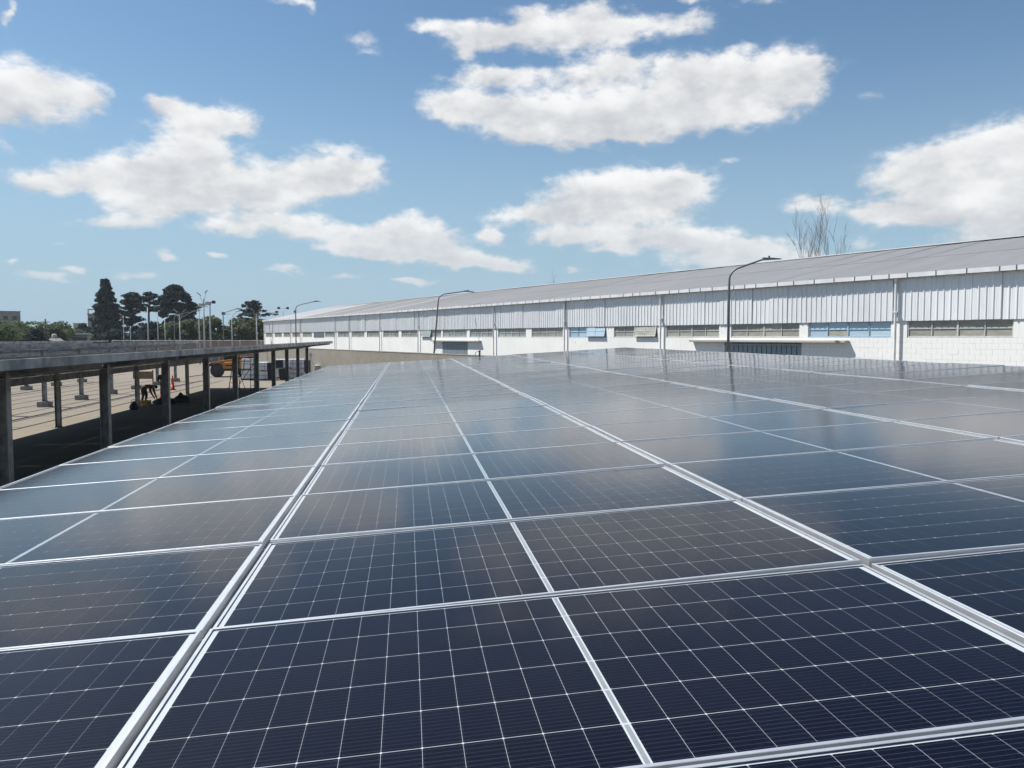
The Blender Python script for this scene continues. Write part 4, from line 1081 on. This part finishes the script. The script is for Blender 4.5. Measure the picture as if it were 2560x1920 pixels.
a, b = [(-1.6, -1.7, 2.9), (1.6, -1.7, 2.9), (1.6, 1.7, 2.9), (-1.6, 1.7, 2.9)], [(-0.5, -0.5, 3.6), (0.7, -0.5, 3.6), (0.7, 0.5, 3.6), (-0.5, 0.5, 3.6)]
for k in range(4): j = (k + 1) % 4; m.quad(a[k], a[j], b[j], b[k])
m.poly(b); m.poly(a[::-1]); m.obj('roof', M['building_grey'], hp)
m = MB(); m.lathe([(0.32, 3.602), (0.34, 3.7), (0.34, 4.05), (0.2, 4.2), (0.05, 4.22)], n=12); m.obj('water_tank', M['building_pale'], hp, True)
# ------------------------------------------------------------------ telehandler
def telehandler():
    t = thing('telehandler', 'orange telehandler with big tyres and lowered forks behind the carport columns', 'telehandler', (-16.75, 80.2, 0), math.atan2(-0.21, -0.978))
    # local x forward (towards the forks), y to its left side
    RW, TW, WB, TR = 0.62, 0.40, 2.35, 0.86
    for ix, x in enumerate((WB / 2, -WB / 2)):
        for sy in (-1, 1):
            Mx = Matrix.Translation((x, sy * TR, RW)) @ Matrix.Rotation(PI / 2, 4, 'X')
            m = MB(); w = TW / 2
            m.lathe([(0.34, -w * 0.9), (0.50, -w), (RW * 0.95, -w * 0.9), (RW - 0.02, -w * 0.6), (RW - 0.02, w * 0.6), (RW * 0.95, w * 0.9), (0.50, w), (0.34, w * 0.9)], n=32, M=Mx)
            for k in range(22):
                for s in (-1, 1):
                    a = 2 * PI * (k + (0.5 if s > 0 else 0)) / 22
                    m.box(RW - 0.03, RW + 0.012, -0.028, 0.028, 0.0, w * 0.98 * 1.0, 0, Mx @ Matrix.Rotation(a, 4, 'Z') @ Matrix.Rotation(0.5 * s, 4, 'X') if s > 0 else Mx @ Matrix.Rotation(a, 4, 'Z') @ Matrix.Scale(-1, 4, (0, 0, 1)) @ Matrix.Rotation(0.5, 4, 'X'))
            wl_ = m.obj('wheel', M['rubber'], t)
            m = MB(); m.lathe([(0.12, -w * 0.55), (0.34, -w * 0.7), (0.335, w * 0.7), (0.12, w * 0.55)], n=24, M=Mx); m.lathe([(0.1, -w * 0.72), (0.12, -w * 0.5), (0.12, w * 0.5), (0.1, w * 0.72)], n=12, M=Mx)
            m.obj('rim', M['machine_dark'], wl_)
    m = MB(); m.box(-1.75, 1.55, -0.42, 0.42, 0.55, 0.95); m.box(-1.95, -1.55, -0.85, 0.85, 0.5, 1.25); m.box(-WB / 2 - 0.08, -WB / 2 + 0.08, -0.7, 0.7, 0.5, 0.68); m.box(WB / 2 - 0.08, WB / 2 + 0.08, -0.7, 0.7, 0.5, 0.68)
    m.obj('chassis', M['machine_dark'], t, bevel=0.03)
    m = MB()    # engine cover on the yard side, sloping nose
    pr = [(-1.55, 0.78), (0.62, 0.78), (0.72, 1.0), (0.55, 1.35), (-1.25, 1.52), (-1.6, 1.3)]
    m.prism(pr, 0.43, 1.06); m.obj('engine_cover', M['orange'], t, bevel=0.04)
    m = MB(); m.box(-0.6, 0.42, 1.062, 1.07, 1.02, 1.14); m.obj('side_stripe', M['cab_glass'], t)
    m = MB()    # front mudguards
    for sy in (-1, 1):
        for k in range(6):
            a0, a1 = R(25 + k * 22), R(25 + (k + 1) * 22); q = RW + 0.1
            y0, y1 = sy * (TR - 0.24), sy * (TR + 0.24)
            P = [(WB / 2 + q * math.cos(a), y, RW + q * math.sin(a)) for a in (a0, a1) for y in (y0, y1)]
            m.quad(P[0], P[1], P[3], P[2]); Q = [(x, y, z + 0.02) for x, y, z in P]; m.quad(Q[0], Q[2], Q[3], Q[1])
    m.obj('mudguards', M['machine_dark'], t)
    # cab on the far side
    m = MB()
    for (x, y) in ((-0.75, -0.45), (0.65, -0.45), (0.35, -1.05), (-0.75, -1.05), (0.65, -1.05)):
        m.bar((x, y, 0.95), (x * 0.92, y * 0.98, 2.3), 0.07, 0.07)
    m.box(-0.85, 0.72, -1.12, -0.4, 2.3, 2.38); m.box(-0.85, 0.78, -1.12, -0.44, 0.6, 0.96)
    cb = m.obj('cab', M['orange'], t)
    m = MB(); m.box(-0.72, 0.6, -1.07, -1.05, 0.98, 2.28); m.box(-0.72, 0.6, -0.45, -0.43, 0.98, 2.28); m.box(-0.74, -0.72, -1.04, -0.46, 0.98, 2.28); m.box(0.62, 0.64, -1.04, -0.46, 0.98, 2.28); m.obj('cab_glass', M['cab_glass'], cb)
    # boom from the rear pivot down to the carriage
    m = MB(); m.bar((-1.6, 0.0, 1.72), (1.55, 0.0, 1.22), 0.34, 0.36); m.obj('boom', M['orange'], t, bevel=0.02)
    m = MB(); m.bar((1.5, 0.0, 1.23), (2.15, 0.0, 1.0), 0.26, 0.28); m.bar((2.1, 0, 1.05), (2.35, 0, 0.62), 0.22, 0.3); m.obj('boom_head', M['machine_dark'], t)
    m = MB(); m.tube([(-0.4, 0.0, 0.95), (0.7, 0.0, 1.2)], 0.07, 8); m.obj('lift_cylinder', M['machine_dark'], t)
    Mc = Matrix.Translation((2.42, 0, 0.30)) @ Matrix.Rotation(R(-14), 4, 'Y')
    m = MB(); m.box(-0.04, 0.04, -0.62, 0.62, 0.0, 0.09, 0, Mc); m.box(-0.04, 0.04, -0.62, 0.62, 0.66, 0.75, 0, Mc)
    for y in (-0.6, -0.2, 0.2, 0.6): m.box(-0.035, 0.035, y - 0.04, y + 0.04, 0.09, 0.66, 0, Mc)
    m.obj('carriage', M['machine_dark'], t)
    for y in (-0.35, 0.35):
        m = MB(); m.box(0.041, 0.085, y - 0.055, y + 0.055, -0.12, 0.7, 0, Mc); m.bar((2.48, y, 0.19), (3.65, y, 0.05), 0.11, 0.035); m.obj('fork', M['machine_dark'], t)
    m = MB(); m.tube([(-1.35, -0.2, 1.3), (-1.35, -0.2, 1.95)], 0.05, 8); m.obj('exhaust', M['machine_dark'], t)
    return t
telehandler()
# ------------------------------------------------------------------ packs of solar modules waiting on pallets
def pack(label, x, y, z, rz, L=1.15, D=2.3, Hh=0.78, tilt=0.0, group='wrapped packs of solar modules'):
    t = thing('wrapped_pack', label, 'pallet load', (x, y, z), rz, group, rot=(0, tilt, rz))
    m = MB()
    for k in range(7): m.box(-L / 2, L / 2, -D / 2 + k * (D - 0.1) / 6, -D / 2 + k * (D - 0.1) / 6 + 0.1, 0.10, 0.122)
    for xx in (-L / 2 + 0.05, 0, L / 2 - 0.05):
        m.box(xx - 0.05, xx + 0.05, -D / 2, D / 2, 0.022, 0.099)
    for xx in (-L / 2 + 0.05, 0, L / 2 - 0.05): m.box(xx - 0.05, xx + 0.05, -D / 2, D / 2, 0.0, 0.02)
    m.obj('pallet', M['pallet_wood'], t)
    m = MB(); nx, nz = 8, 6      # slightly bulging film-wrapped load
    def P(u, v, s): return (-L / 2 + 0.02 + u * (L - 0.04) + random.uniform(-0.006, 0.006), s * (D / 2 - 0.02) + random.uniform(-0.012, 0.012), 0.125 + v * (Hh - 0.125))
    m.box(-L / 2 + 0.03, L / 2 - 0.03, -D / 2 + 0.03, D / 2 - 0.03, 0.123, Hh)
    for s in (-1, 1):
        g = [[P(i / nx, j / nz, s) for j in range(nz + 1)] for i in range(nx + 1)]
        for i in range(nx):
            for j in range(nz):
                q = (g[i][j], g[i + 1][j], g[i + 1][j + 1], g[i][j + 1]); m.quad(*(q if s < 0 else q[::-1]))
    m.obj('load', M['wrap'], t)
    m = MB()
    for xx in (-L * 0.28, L * 0.28): m.box(xx - 0.012, xx + 0.012, -D / 2 - 0.004, D / 2 + 0.004, 0.125, Hh + 0.004)
    m.box(-L / 2 + 0.018, L / 2 - 0.018, -D / 2 - 0.006, D / 2 + 0.006, Hh * 0.55, Hh * 0.55 + 0.025)
    m.obj('straps', M['strap'], t)
    return t
def upright(label, x, y, z, rz, n, h, tilt=0.0, d=1.3):
    t = thing('module_stack', label, 'solar modules', (x, y, z), rz, 'dark bundles of unwrapped solar modules', rot=(0, tilt, rz))
    m = MB(); m.box(-0.34, 0.34, -d / 2, d / 2, 0.0, 0.07); m.obj('pallet', M['pallet_wood'], t)
    w = 0.66 / n
    mm = MB(); mm.box(0.004, w - 0.012, -d / 2 + 0.02, d / 2 - 0.02, 0.072, h); me = mm.mesh('module', M['module_dark'])
    for k in range(n): link('module', me, t, (-0.33 + k * w, random.uniform(-0.015, 0.015), 0), (0, random.gauss(0, 0.01), 0))
    return t
pack('lower wrapped pack behind the scaffold tower', -13.95, 74.4, 0, 0.1, Hh=0.85)
pack('upper wrapped pack behind the scaffold tower', -13.95, 74.4, 0.86, 0.13, Hh=0.98)
pack('lower wrapped pack right of the scaffold tower, beside dark modules', -12.62, 73.6, 0, 0.1, L=0.95, Hh=0.78)
pack('upper wrapped pack right of the scaffold tower, beside dark modules', -12.62, 73.6, 0.79, 0.07, L=0.95, Hh=0.76)
upright('tall dark module bundle, leftmost of the dark bundles', -11.98, 73.4, 0.0, 0.1, 5, 1.52)
pack('pale wrapped pack at the back between two dark bundles', -11.3, 76.6, 0, 0.12, L=1.3, Hh=0.92)
pack('topmost pale wrapped pack at the back between two dark bundles', -11.3, 76.6, 0.93, 0.12, L=1.3, Hh=0.80)
upright('leaning dark module bundle on the ground, lower of the tilted pair', -10.75, 73.2, 0.0, 0.1, 6, 1.0, -0.13)
upright('dark module bundle on top, upper of the tilted pair', -11.1, 73.2, 1.03, 0.1, 6, 0.72, -0.05)
pack('lower wrapped pack at the second-last column', -9.85, 75.2, 0, 0.1, L=1.25, Hh=0.9)
pack('upper wrapped pack at the second-last column', -9.85, 75.2, 0.91, 0.1, L=1.25, Hh=0.86)
pack('short wrapped pack under the rightmost dark bundle', -8.93, 75.0, 0, 0.1, L=0.75, Hh=0.62)
upright('dark module bundle farthest to the right, raised on a pack', -8.93, 74.9, 0.63, 0.1, 6, 1.05, 0.0)
pack('long low wrapped pack by the end column, partly behind the solar panels', -7.7, 77.4, 0, 0.1, L=1.75, Hh=1.15)
tb_ = thing('storage_box', 'small dark open box beside the long low wrapped pack', 'box', (-6.35, 76.9, 0), 0.1)
m = MB(); m.box(-0.28, 0.28, -0.3, 0.3, 0.5, 1.0); m.box(-0.32, 0.32, -0.34, 0.34, 0.0, 0.5); m.obj('body', M['machine_dark'], tb_, bevel=0.02)
m = MB(); m.bar((-0.2, 0, 1.02), (0.75, 0.1, 1.1), 0.25, 0.05); m.obj('lid', M['machine_dark'], tb_)
# ------------------------------------------------------------------ scaffold tower with a red board
sc = thing('scaffold_tower', 'dark rolling scaffold tower with a red top board under the carport', 'scaffold', (-11.3, 58.9, 0), -0.10)
def sframe(x):
    m = MB()
    for y in (-0.42, 0.42): m.tube([(x, y, 0.14), (x, y, 2.25)], 0.022, 8)
    for z in (0.35, 0.72, 1.08, 1.45, 1.82, 2.2): m.tube([(x, -0.42, z), (x, 0.42, z)], 0.016, 6)
    return m
for x in (-0.55, 0.48): sframe(x).obj('end_frame', M['machine_dark'], sc, True)
for (a, b) in (((-0.55, -0.42, 2.2), (0.1, -0.42, 0.1)), ((-0.55, -0.42, 1.5), (0.48, -0.42, 1.55)), ((0.12, -0.42, 2.2), (-0.35, -0.42, 0.2)), ((-0.55, 0.42, 0.4), (0.48, 0.42, 1.9)), ((-0.55, -0.42, 2.05), (0.48, -0.42, 2.08))):
    m = MB(); m.tube([a, b], 0.02, 6); m.obj('brace', M['machine_dark'], sc, True)
m = MB(); m.box(-0.75, 0.6, -0.5, 0.5, 2.252, 2.32); m.obj('board', M['red_paint'], sc)
for x in (-0.55, 0.48):
    for y in (-0.42, 0.42):
        m = MB(); m.lathe([(0.03, -0.02), (0.07, -0.018), (0.07, 0.018), (0.03, 0.02)], n=12, M=Matrix.Translation((x, y, 0.07)) @ Matrix.Rotation(PI / 2, 4, 'X')); m.obj('caster', M['rubber'], sc)
ld = thing('ladder', 'dark ladder leaning beside the scaffold tower', 'ladder', (-12.3, 58.95, 0), -0.1)
for y in (-0.2, 0.2):
    m = MB(); m.bar((0, 0.1, 0.02), (0.18, 0.9, 2.5), 0.03, 0.06)
    o = m.obj('rail', M['machine_dark'], ld); o.location.x = y
for k in range(8):
    z = 0.25 + k * 0.29; m = MB(); u = z / 2.5; m.tube([(-0.2 + 0.18 * u, 0.1 + 0.8 * u, z), (0.2 + 0.18 * u, 0.1 + 0.8 * u, z)], 0.014, 6); m.obj('rung', M['machine_dark'], ld)
# ------------------------------------------------------------------ cones
def cone(label, x, y, h):
    t = thing('traffic_cone', label, 'traffic cone', (x, y, 0), 0.3, 'orange traffic cones in the yard')
    s = h / 1.0
    m = MB(); m.box(-0.2 * s, 0.2 * s, -0.2 * s, 0.2 * s, 0, 0.045 * s); m.obj('base', M['black'], t, bevel=0.01)
    m = MB(); m.lathe([(0.145 * s, 0.046 * s), (0.13 * s, 0.08 * s), (0.1 * s, 0.36 * s)], n=18); m.lathe([(0.082 * s, 0.5 * s), (0.05 * s, 0.74 * s), (0.045 * s, 0.78 * s), (0.042 * s, 0.96 * s), (0.03 * s, 1.0 * s)], n=18); m.obj('body', M['cone_orange'], t, True)
    m = MB(); m.lathe([(0.099 * s, 0.362 * s), (0.083 * s, 0.498 * s)], n=18); m.obj('band', M['cone_orange'] if h > 0.8 else M['cone_white'], t)
cone('tall slim orange cone standing in the sunlit yard', -16.55, 60.17, 1.05)
cone('small orange cone near the workers', -15.2, 52.6, 0.48)
# thin summer air over the yard
m = MB(); m.box(-420, 420, -60, 520, -1.0, 30.0)
hz = m.obj('haze', bpy.data.materials.new('haze_air')); hz['kind'] = 'stuff'
ht = hz.data.materials[0]; ht.use_nodes = True; ht.node_tree.nodes.clear()
hv = ht.node_tree.nodes.new('ShaderNodeVolumePrincipled'); hv.inputs['Density'].default_value = 0.0002; hv.inputs['Color'].default_value = (0.86, 0.93, 1.0, 1)
ho = ht.node_tree.nodes.new('ShaderNodeOutputMaterial'); ht.node_tree.links.new(hv.outputs[0], ho.inputs['Volume'])
# ------------------------------------------------------------------ workbench, bags and tools
wb = thing('plywood_board', 'brown plywood board propped upright on a post among bare columns', 'board', (-20.9, 68.0, 0), -0.12)
m = MB(); m.box(-0.85, 0.75, -0.03, 0.03, 0.42, 1.02); m.obj('board', M['wood'], wb)
for x in (-0.7, 0.7):
    m = MB(); m.box(x - 0.04, x + 0.04, 0.032, 0.10, 0, 1.12); m.obj('post', M['machine_dark'], wb)
def sack(name, label, cat, x, y, sx, sy, h, mat, rz=0.0, peak=0.0, seed=1):
    rs_ = random.Random(seed); t = thing(name, label, cat, (x, y, 0), rz)
    m = MB(); n, k = 14, 7
    i = 0
    for j in range(k + 1):
        v = j / k; z = h * v
        rad = (1 - (max(0, v - 0.35) / 0.65) ** 2.2 * 0.85) * (0.9 + 0.1 * math.sin(v * 5))
        for q in range(n):
            a = 2 * PI * q / n; f = rad * (1 + rs_.gauss(0, 0.05))
            m.v.append((sx * f * math.copysign(abs(math.cos(a)) ** 0.8, math.cos(a)) + peak * v * v, sy * f * math.copysign(abs(math.sin(a)) ** 0.8, math.sin(a)), z + rs_.gauss(0, 0.01) * (0 if j == 0 else 1)))
    for j in range(k):
        for q in range(n):
            a, b = j * n + q, j * n + (q + 1) % n; m.f.append((a, b, b + n, a + n)); m.m.append(0)
    m.f.append(tuple(range(k * n, k * n + n))); m.m.append(0)
    m.obj('body', M[mat], t, True)
    return t
b1 = sack('tool_bag', 'black bag on the ground left of the yellow case', 'bag', -14.1, 44.1, 0.2, 0.16, 0.44, 'tarp', 0.3, 0.03, 2)
m = MB(); m.tube([(-0.1, 0, 0.40), (-0.06, 0, 0.52), (0.06, 0, 0.53), (0.12, 0, 0.40)], 0.012, 6); m.obj('handle', M['black'], b1)
cs = thing('tool_case', 'dull yellow tool case by the bending worker', 'tool case', (-14.3, 46.5, 0), -0.1)
m = MB(); m.box(-0.31, 0.31, -0.2, 0.2, 0, 0.22); m.obj('body', M['yellow_case'], cs, bevel=0.025)
m = MB(); m.box(-0.315, 0.315, -0.205, 0.205, 0.223, 0.30); m.obj('lid', M['yellow_case'], cs, bevel=0.025)
m = MB(); m.tube([(-0.1, -0.21, 0.2), (-0.1, -0.25, 0.2), (0.1, -0.25, 0.2), (0.1, -0.21, 0.2)], 0.012, 6); m.obj('handle', M['black'], cs)
sack('tarp_pile', 'long dark heap of tarpaulin at the workers feet', 'tarpaulin', -13.55, 47.6, 0.62, 0.35, 0.42, 'tarp', -0.1, 0.05, 5)
sack('tarp_pile', 'second dark heap of tarpaulin against the column', 'tarpaulin', -12.95, 48.9, 0.45, 0.32, 0.46, 'tarp', 0.2, -0.05, 8)
sack('rubbish_bag', 'pointed black bag right of the workers column', 'bag', -13.2, 49.6, 0.22, 0.2, 0.52, 'tarp', 0.0, 0.0, 11)
wp = thing('service_post', 'thin post with a small white box at the block wall', 'post', (-7.6, 65.6, 0), 0)
m = MB(); m.tube([(0, 0, 0), (0, 0, 2.6)], 0.03, 8); m.obj('post', M['pole_pale'], wp)
m = MB(); m.box(-0.06, 0.16, -0.12, -0.032, 2.2, 2.48); m.obj('meter_box', M['pipe'], wp)
m = MB(); m.tube([(0.1, -0.05, 2.2), (0.13, -0.05, 1.9), (0.2, -0.05, 1.6)], 0.012, 6); m.obj('cable', M['black'], wp)
tp = thing('stand_pipe', 'small dark stub post with a white bracket at the far panel edge', 'post', (2.84, 32.6, 0), 0)
m = MB(); m.tube([(0.04, 0, 0), (0.04, 0, 3.22)], 0.03, 8); m.obj('post', M['machine_dark'], tp)
m = MB(); m.tube([(-0.12, 0, 2.9), (-0.12, 0, 3.12), (-0.06, 0, 3.17), (0.03, 0, 3.17)], 0.012, 6); m.obj('bracket', M['pole_grey'], tp)
m = MB(); m.box(-0.17, -0.06, -0.04, 0.04, 2.88, 2.97); m.obj('clip', M['pipe'], tp)
# ------------------------------------------------------------------ people
def person(label, x, y, rz, J, cols, hat=None):
    """J: dict of joint -> (x,y,z); local +x is where the person faces"""
    t = thing('person', label, 'person', (x, y, 0), rz)
    V, E, Rd = [], [], []
    def add(p, r): V.append(p); Rd.append(r); return len(V) - 1
    ids = {k: add(p, r) for k, (p, r) in J.items()}
    for a, b in (('pelvis', 'waist'), ('waist', 'chest'), ('chest', 'neck'), ('neck', 'head'), ('head', 'crown')): E.append((ids[a], ids[b]))
    for s in 'lr':
        for a, b in (('chest', 'sh'), ('sh', 'el'), ('el', 'wr'), ('wr', 'palm'), ('pelvis', 'hip'), ('hip', 'kn'), ('kn', 'an'), ('an', 'toe')):
            E.append((ids[a if a in ids else a + s], ids[b + s]))
        w, p = Vector(J['wr' + s][0]), Vector(J['palm' + s][0]); d = (p - w).normalized(); side = d.cross(Vector((0, 1, 0.2))).normalized()
        for k, (o, L) in enumerate(((-0.034, 0.065), (-0.012, 0.078), (0.012, 0.082), (0.034, 0.072))):
            a = add(tuple(p + side * o + d * 0.03), 0.010); b = add(tuple(p + side * o * 1.1 + d * (0.03 + L * 0.55)), 0.009); c = add(tuple(p + side * o * 1.1 + d * (0.03 + L) + Vector((0, 0, -0.01))), 0.007)
            E += [(ids['palm' + s], a), (a, b), (b, c)]
        a = add(tuple(w + d * 0.03 + side * -0.05), 0.010); b = add(tuple(w + d * 0.075 + side * -0.065), 0.008); E += [(ids['wr' + s], a), (a, b)]
    me = bpy.data.meshes.new('body'); me.from_pydata(V, E, [])
    o = bpy.data.objects.new('body', me); COL.objects.link(o)
    sk = o.modifiers.new('skin', 'SKIN'); sk.use_smooth_shade = True
    ss = o.modifiers.new('sub', 'SUBSURF'); ss.levels = 1; ss.render_levels = 1
    for i, r in enumerate(Rd): me.skin_vertices[0].data[i].radius = (r * 1.3, r * 1.3)
    for i in range(len(V)): me.skin_vertices[0].data[i].use_root = (i == 0)
    dg = bpy.context.evaluated_depsgraph_get(); new = bpy.data.meshes.new_from_object(o.evaluated_get(dg))
    bpy.data.objects.remove(o)
    for k in cols: new.materials.append(M[k])        # shirt, trousers, skin, hair
    segs = []
    for a, b, mi in (('pelvis', 'waist', 1), ('waist', 'chest', 0), ('chest', 'neck', 0), ('neck', 'head', 2), ('head', 'crown', 3)): segs.append((J[a][0], J[b][0], mi))
    for s in 'lr':
        for a, b, mi in (('sh', 'el', 0), ('el', 'wr', 0), ('wr', 'palm', 2), ('hip', 'kn', 1), ('kn', 'an', 1), ('an', 'toe', 3)): segs.append((J[a + s][0], J[b + s][0], mi))
    S = [(Vector(a), Vector(b), mi) for a, b, mi in segs]
    for p in new.polygons:
        c = p.center; best = (9, 0)
        for a, b, mi in S:
            ab = b - a; u = max(0, min(1, (c - a).dot(ab) / max(ab.length_squared, 1e-6))); d = (a + ab * u - c).length
            if d < best[0]: best = (d, mi)
        p.material_index = best[1]; p.use_smooth = True
    link('body', new, t)
    # face: nose, ears and eyes as small pieces of the head
    hd, fwd = Vector(J['head'][0]), Vector(J['face'][0]) if 'face' in J else Vector((1, 0, 0))
    m = MB()
    up_ = (Vector(J['crown'][0]) - hd).normalized(); f = (fwd - up_ * fwd.dot(up_)).normalized(); sd_ = up_.cross(f)
    for s in (-1, 1):
        e = hd + sd_ * s * 0.098; m.lathe([(0.012, -0.03), (0.02, 0), (0.012, 0.03)], tuple(e), 8)
    m.tube([tuple(hd + f * 0.095 + up_ * 0.02), tuple(hd + f * 0.125 - up_ * 0.03)], [0.008, 0.014], 6)
    m.obj('face_features', M['skin'], t, True)
    return t
BEND = dict(pelvis=((-0.10, 0, 0.86), 0.135), waist=((0.06, 0, 0.97), 0.125), chest=((0.34, 0, 1.00), 0.145), neck=((0.56, 0, 0.98), 0.06), head=((0.68, 0, 0.95), 0.095), crown=((0.80, 0, 0.93), 0.075))
BEND.update({'shl': ((0.42, 0.19, 0.95), 0.07), 'shr': ((0.42, -0.19, 0.95), 0.07), 'ell': ((0.48, 0.22, 0.66), 0.05), 'elr': ((0.46, -0.22, 0.66), 0.05), 'wrl': ((0.60, 0.16, 0.42), 0.034), 'wrr': ((0.58, -0.15, 0.42), 0.034), 'palml': ((0.64, 0.15, 0.34), 0.036), 'palmr': ((0.62, -0.14, 0.34), 0.036),
             'hipl': ((-0.09, 0.10, 0.82), 0.105), 'hipr': ((-0.09, -0.10, 0.82), 0.105), 'knl': ((0.05, 0.14, 0.46), 0.068), 'knr': ((-0.02, -0.14, 0.46), 0.068), 'anl': ((-0.02, 0.15, 0.08), 0.045), 'anr': ((-0.12, -0.15, 0.08), 0.045), 'toel': ((0.15, 0.17, 0.045), 0.042), 'toer': ((0.05, -0.17, 0.045), 0.042)})
person('person in a dark red top bending forward over the dark heap', -15.0, 48.9, R(-8), {k: (tuple(c * 0.94 for c in p), r) for k, (p, r) in BEND.items()}, ['shirt_red', 'cloth_dark', 'skin', 'hair'])
STAND = {'pelvis': ((0, 0, 0.94), 0.13), 'waist': ((0.0, 0, 1.08), 0.12), 'chest': ((0.04, 0, 1.32), 0.14), 'neck': ((0.06, 0, 1.50), 0.058), 'head': ((0.09, 0, 1.60), 0.09), 'crown': ((0.10, 0, 1.70), 0.075),
         'shl': ((0.04, 0.19, 1.40), 0.068), 'shr': ((0.04, -0.19, 1.40), 0.068), 'ell': ((-0.06, 0.36, 1.16), 0.048), 'elr': ((-0.04, -0.34, 1.16), 0.048), 'wrl': ((0.12, 0.24, 1.02), 0.033), 'wrr': ((0.16, -0.22, 1.04), 0.033), 'palml': ((0.20, 0.20, 1.02), 0.035), 'palmr': ((0.24, -0.18, 1.04), 0.035),
         'hipl': ((0, 0.10, 0.90), 0.10), 'hipr': ((0, -0.10, 0.90), 0.10), 'knl': ((0.03, 0.13, 0.49), 0.066), 'knr': ((0.02, -0.13, 0.49), 0.066), 'anl': ((-0.02, 0.14, 0.08), 0.045), 'anr': ((-0.03, -0.14, 0.08), 0.045), 'toel': ((0.15, 0.16, 0.045), 0.042), 'toer': ((0.14, -0.16, 0.045), 0.042)}
person('person in dark clothing standing half hidden behind a carport column', -14.66, 51.4, R(-95), STAND, ['cloth_dark', 'cloth_dark', 'skin', 'hair'])
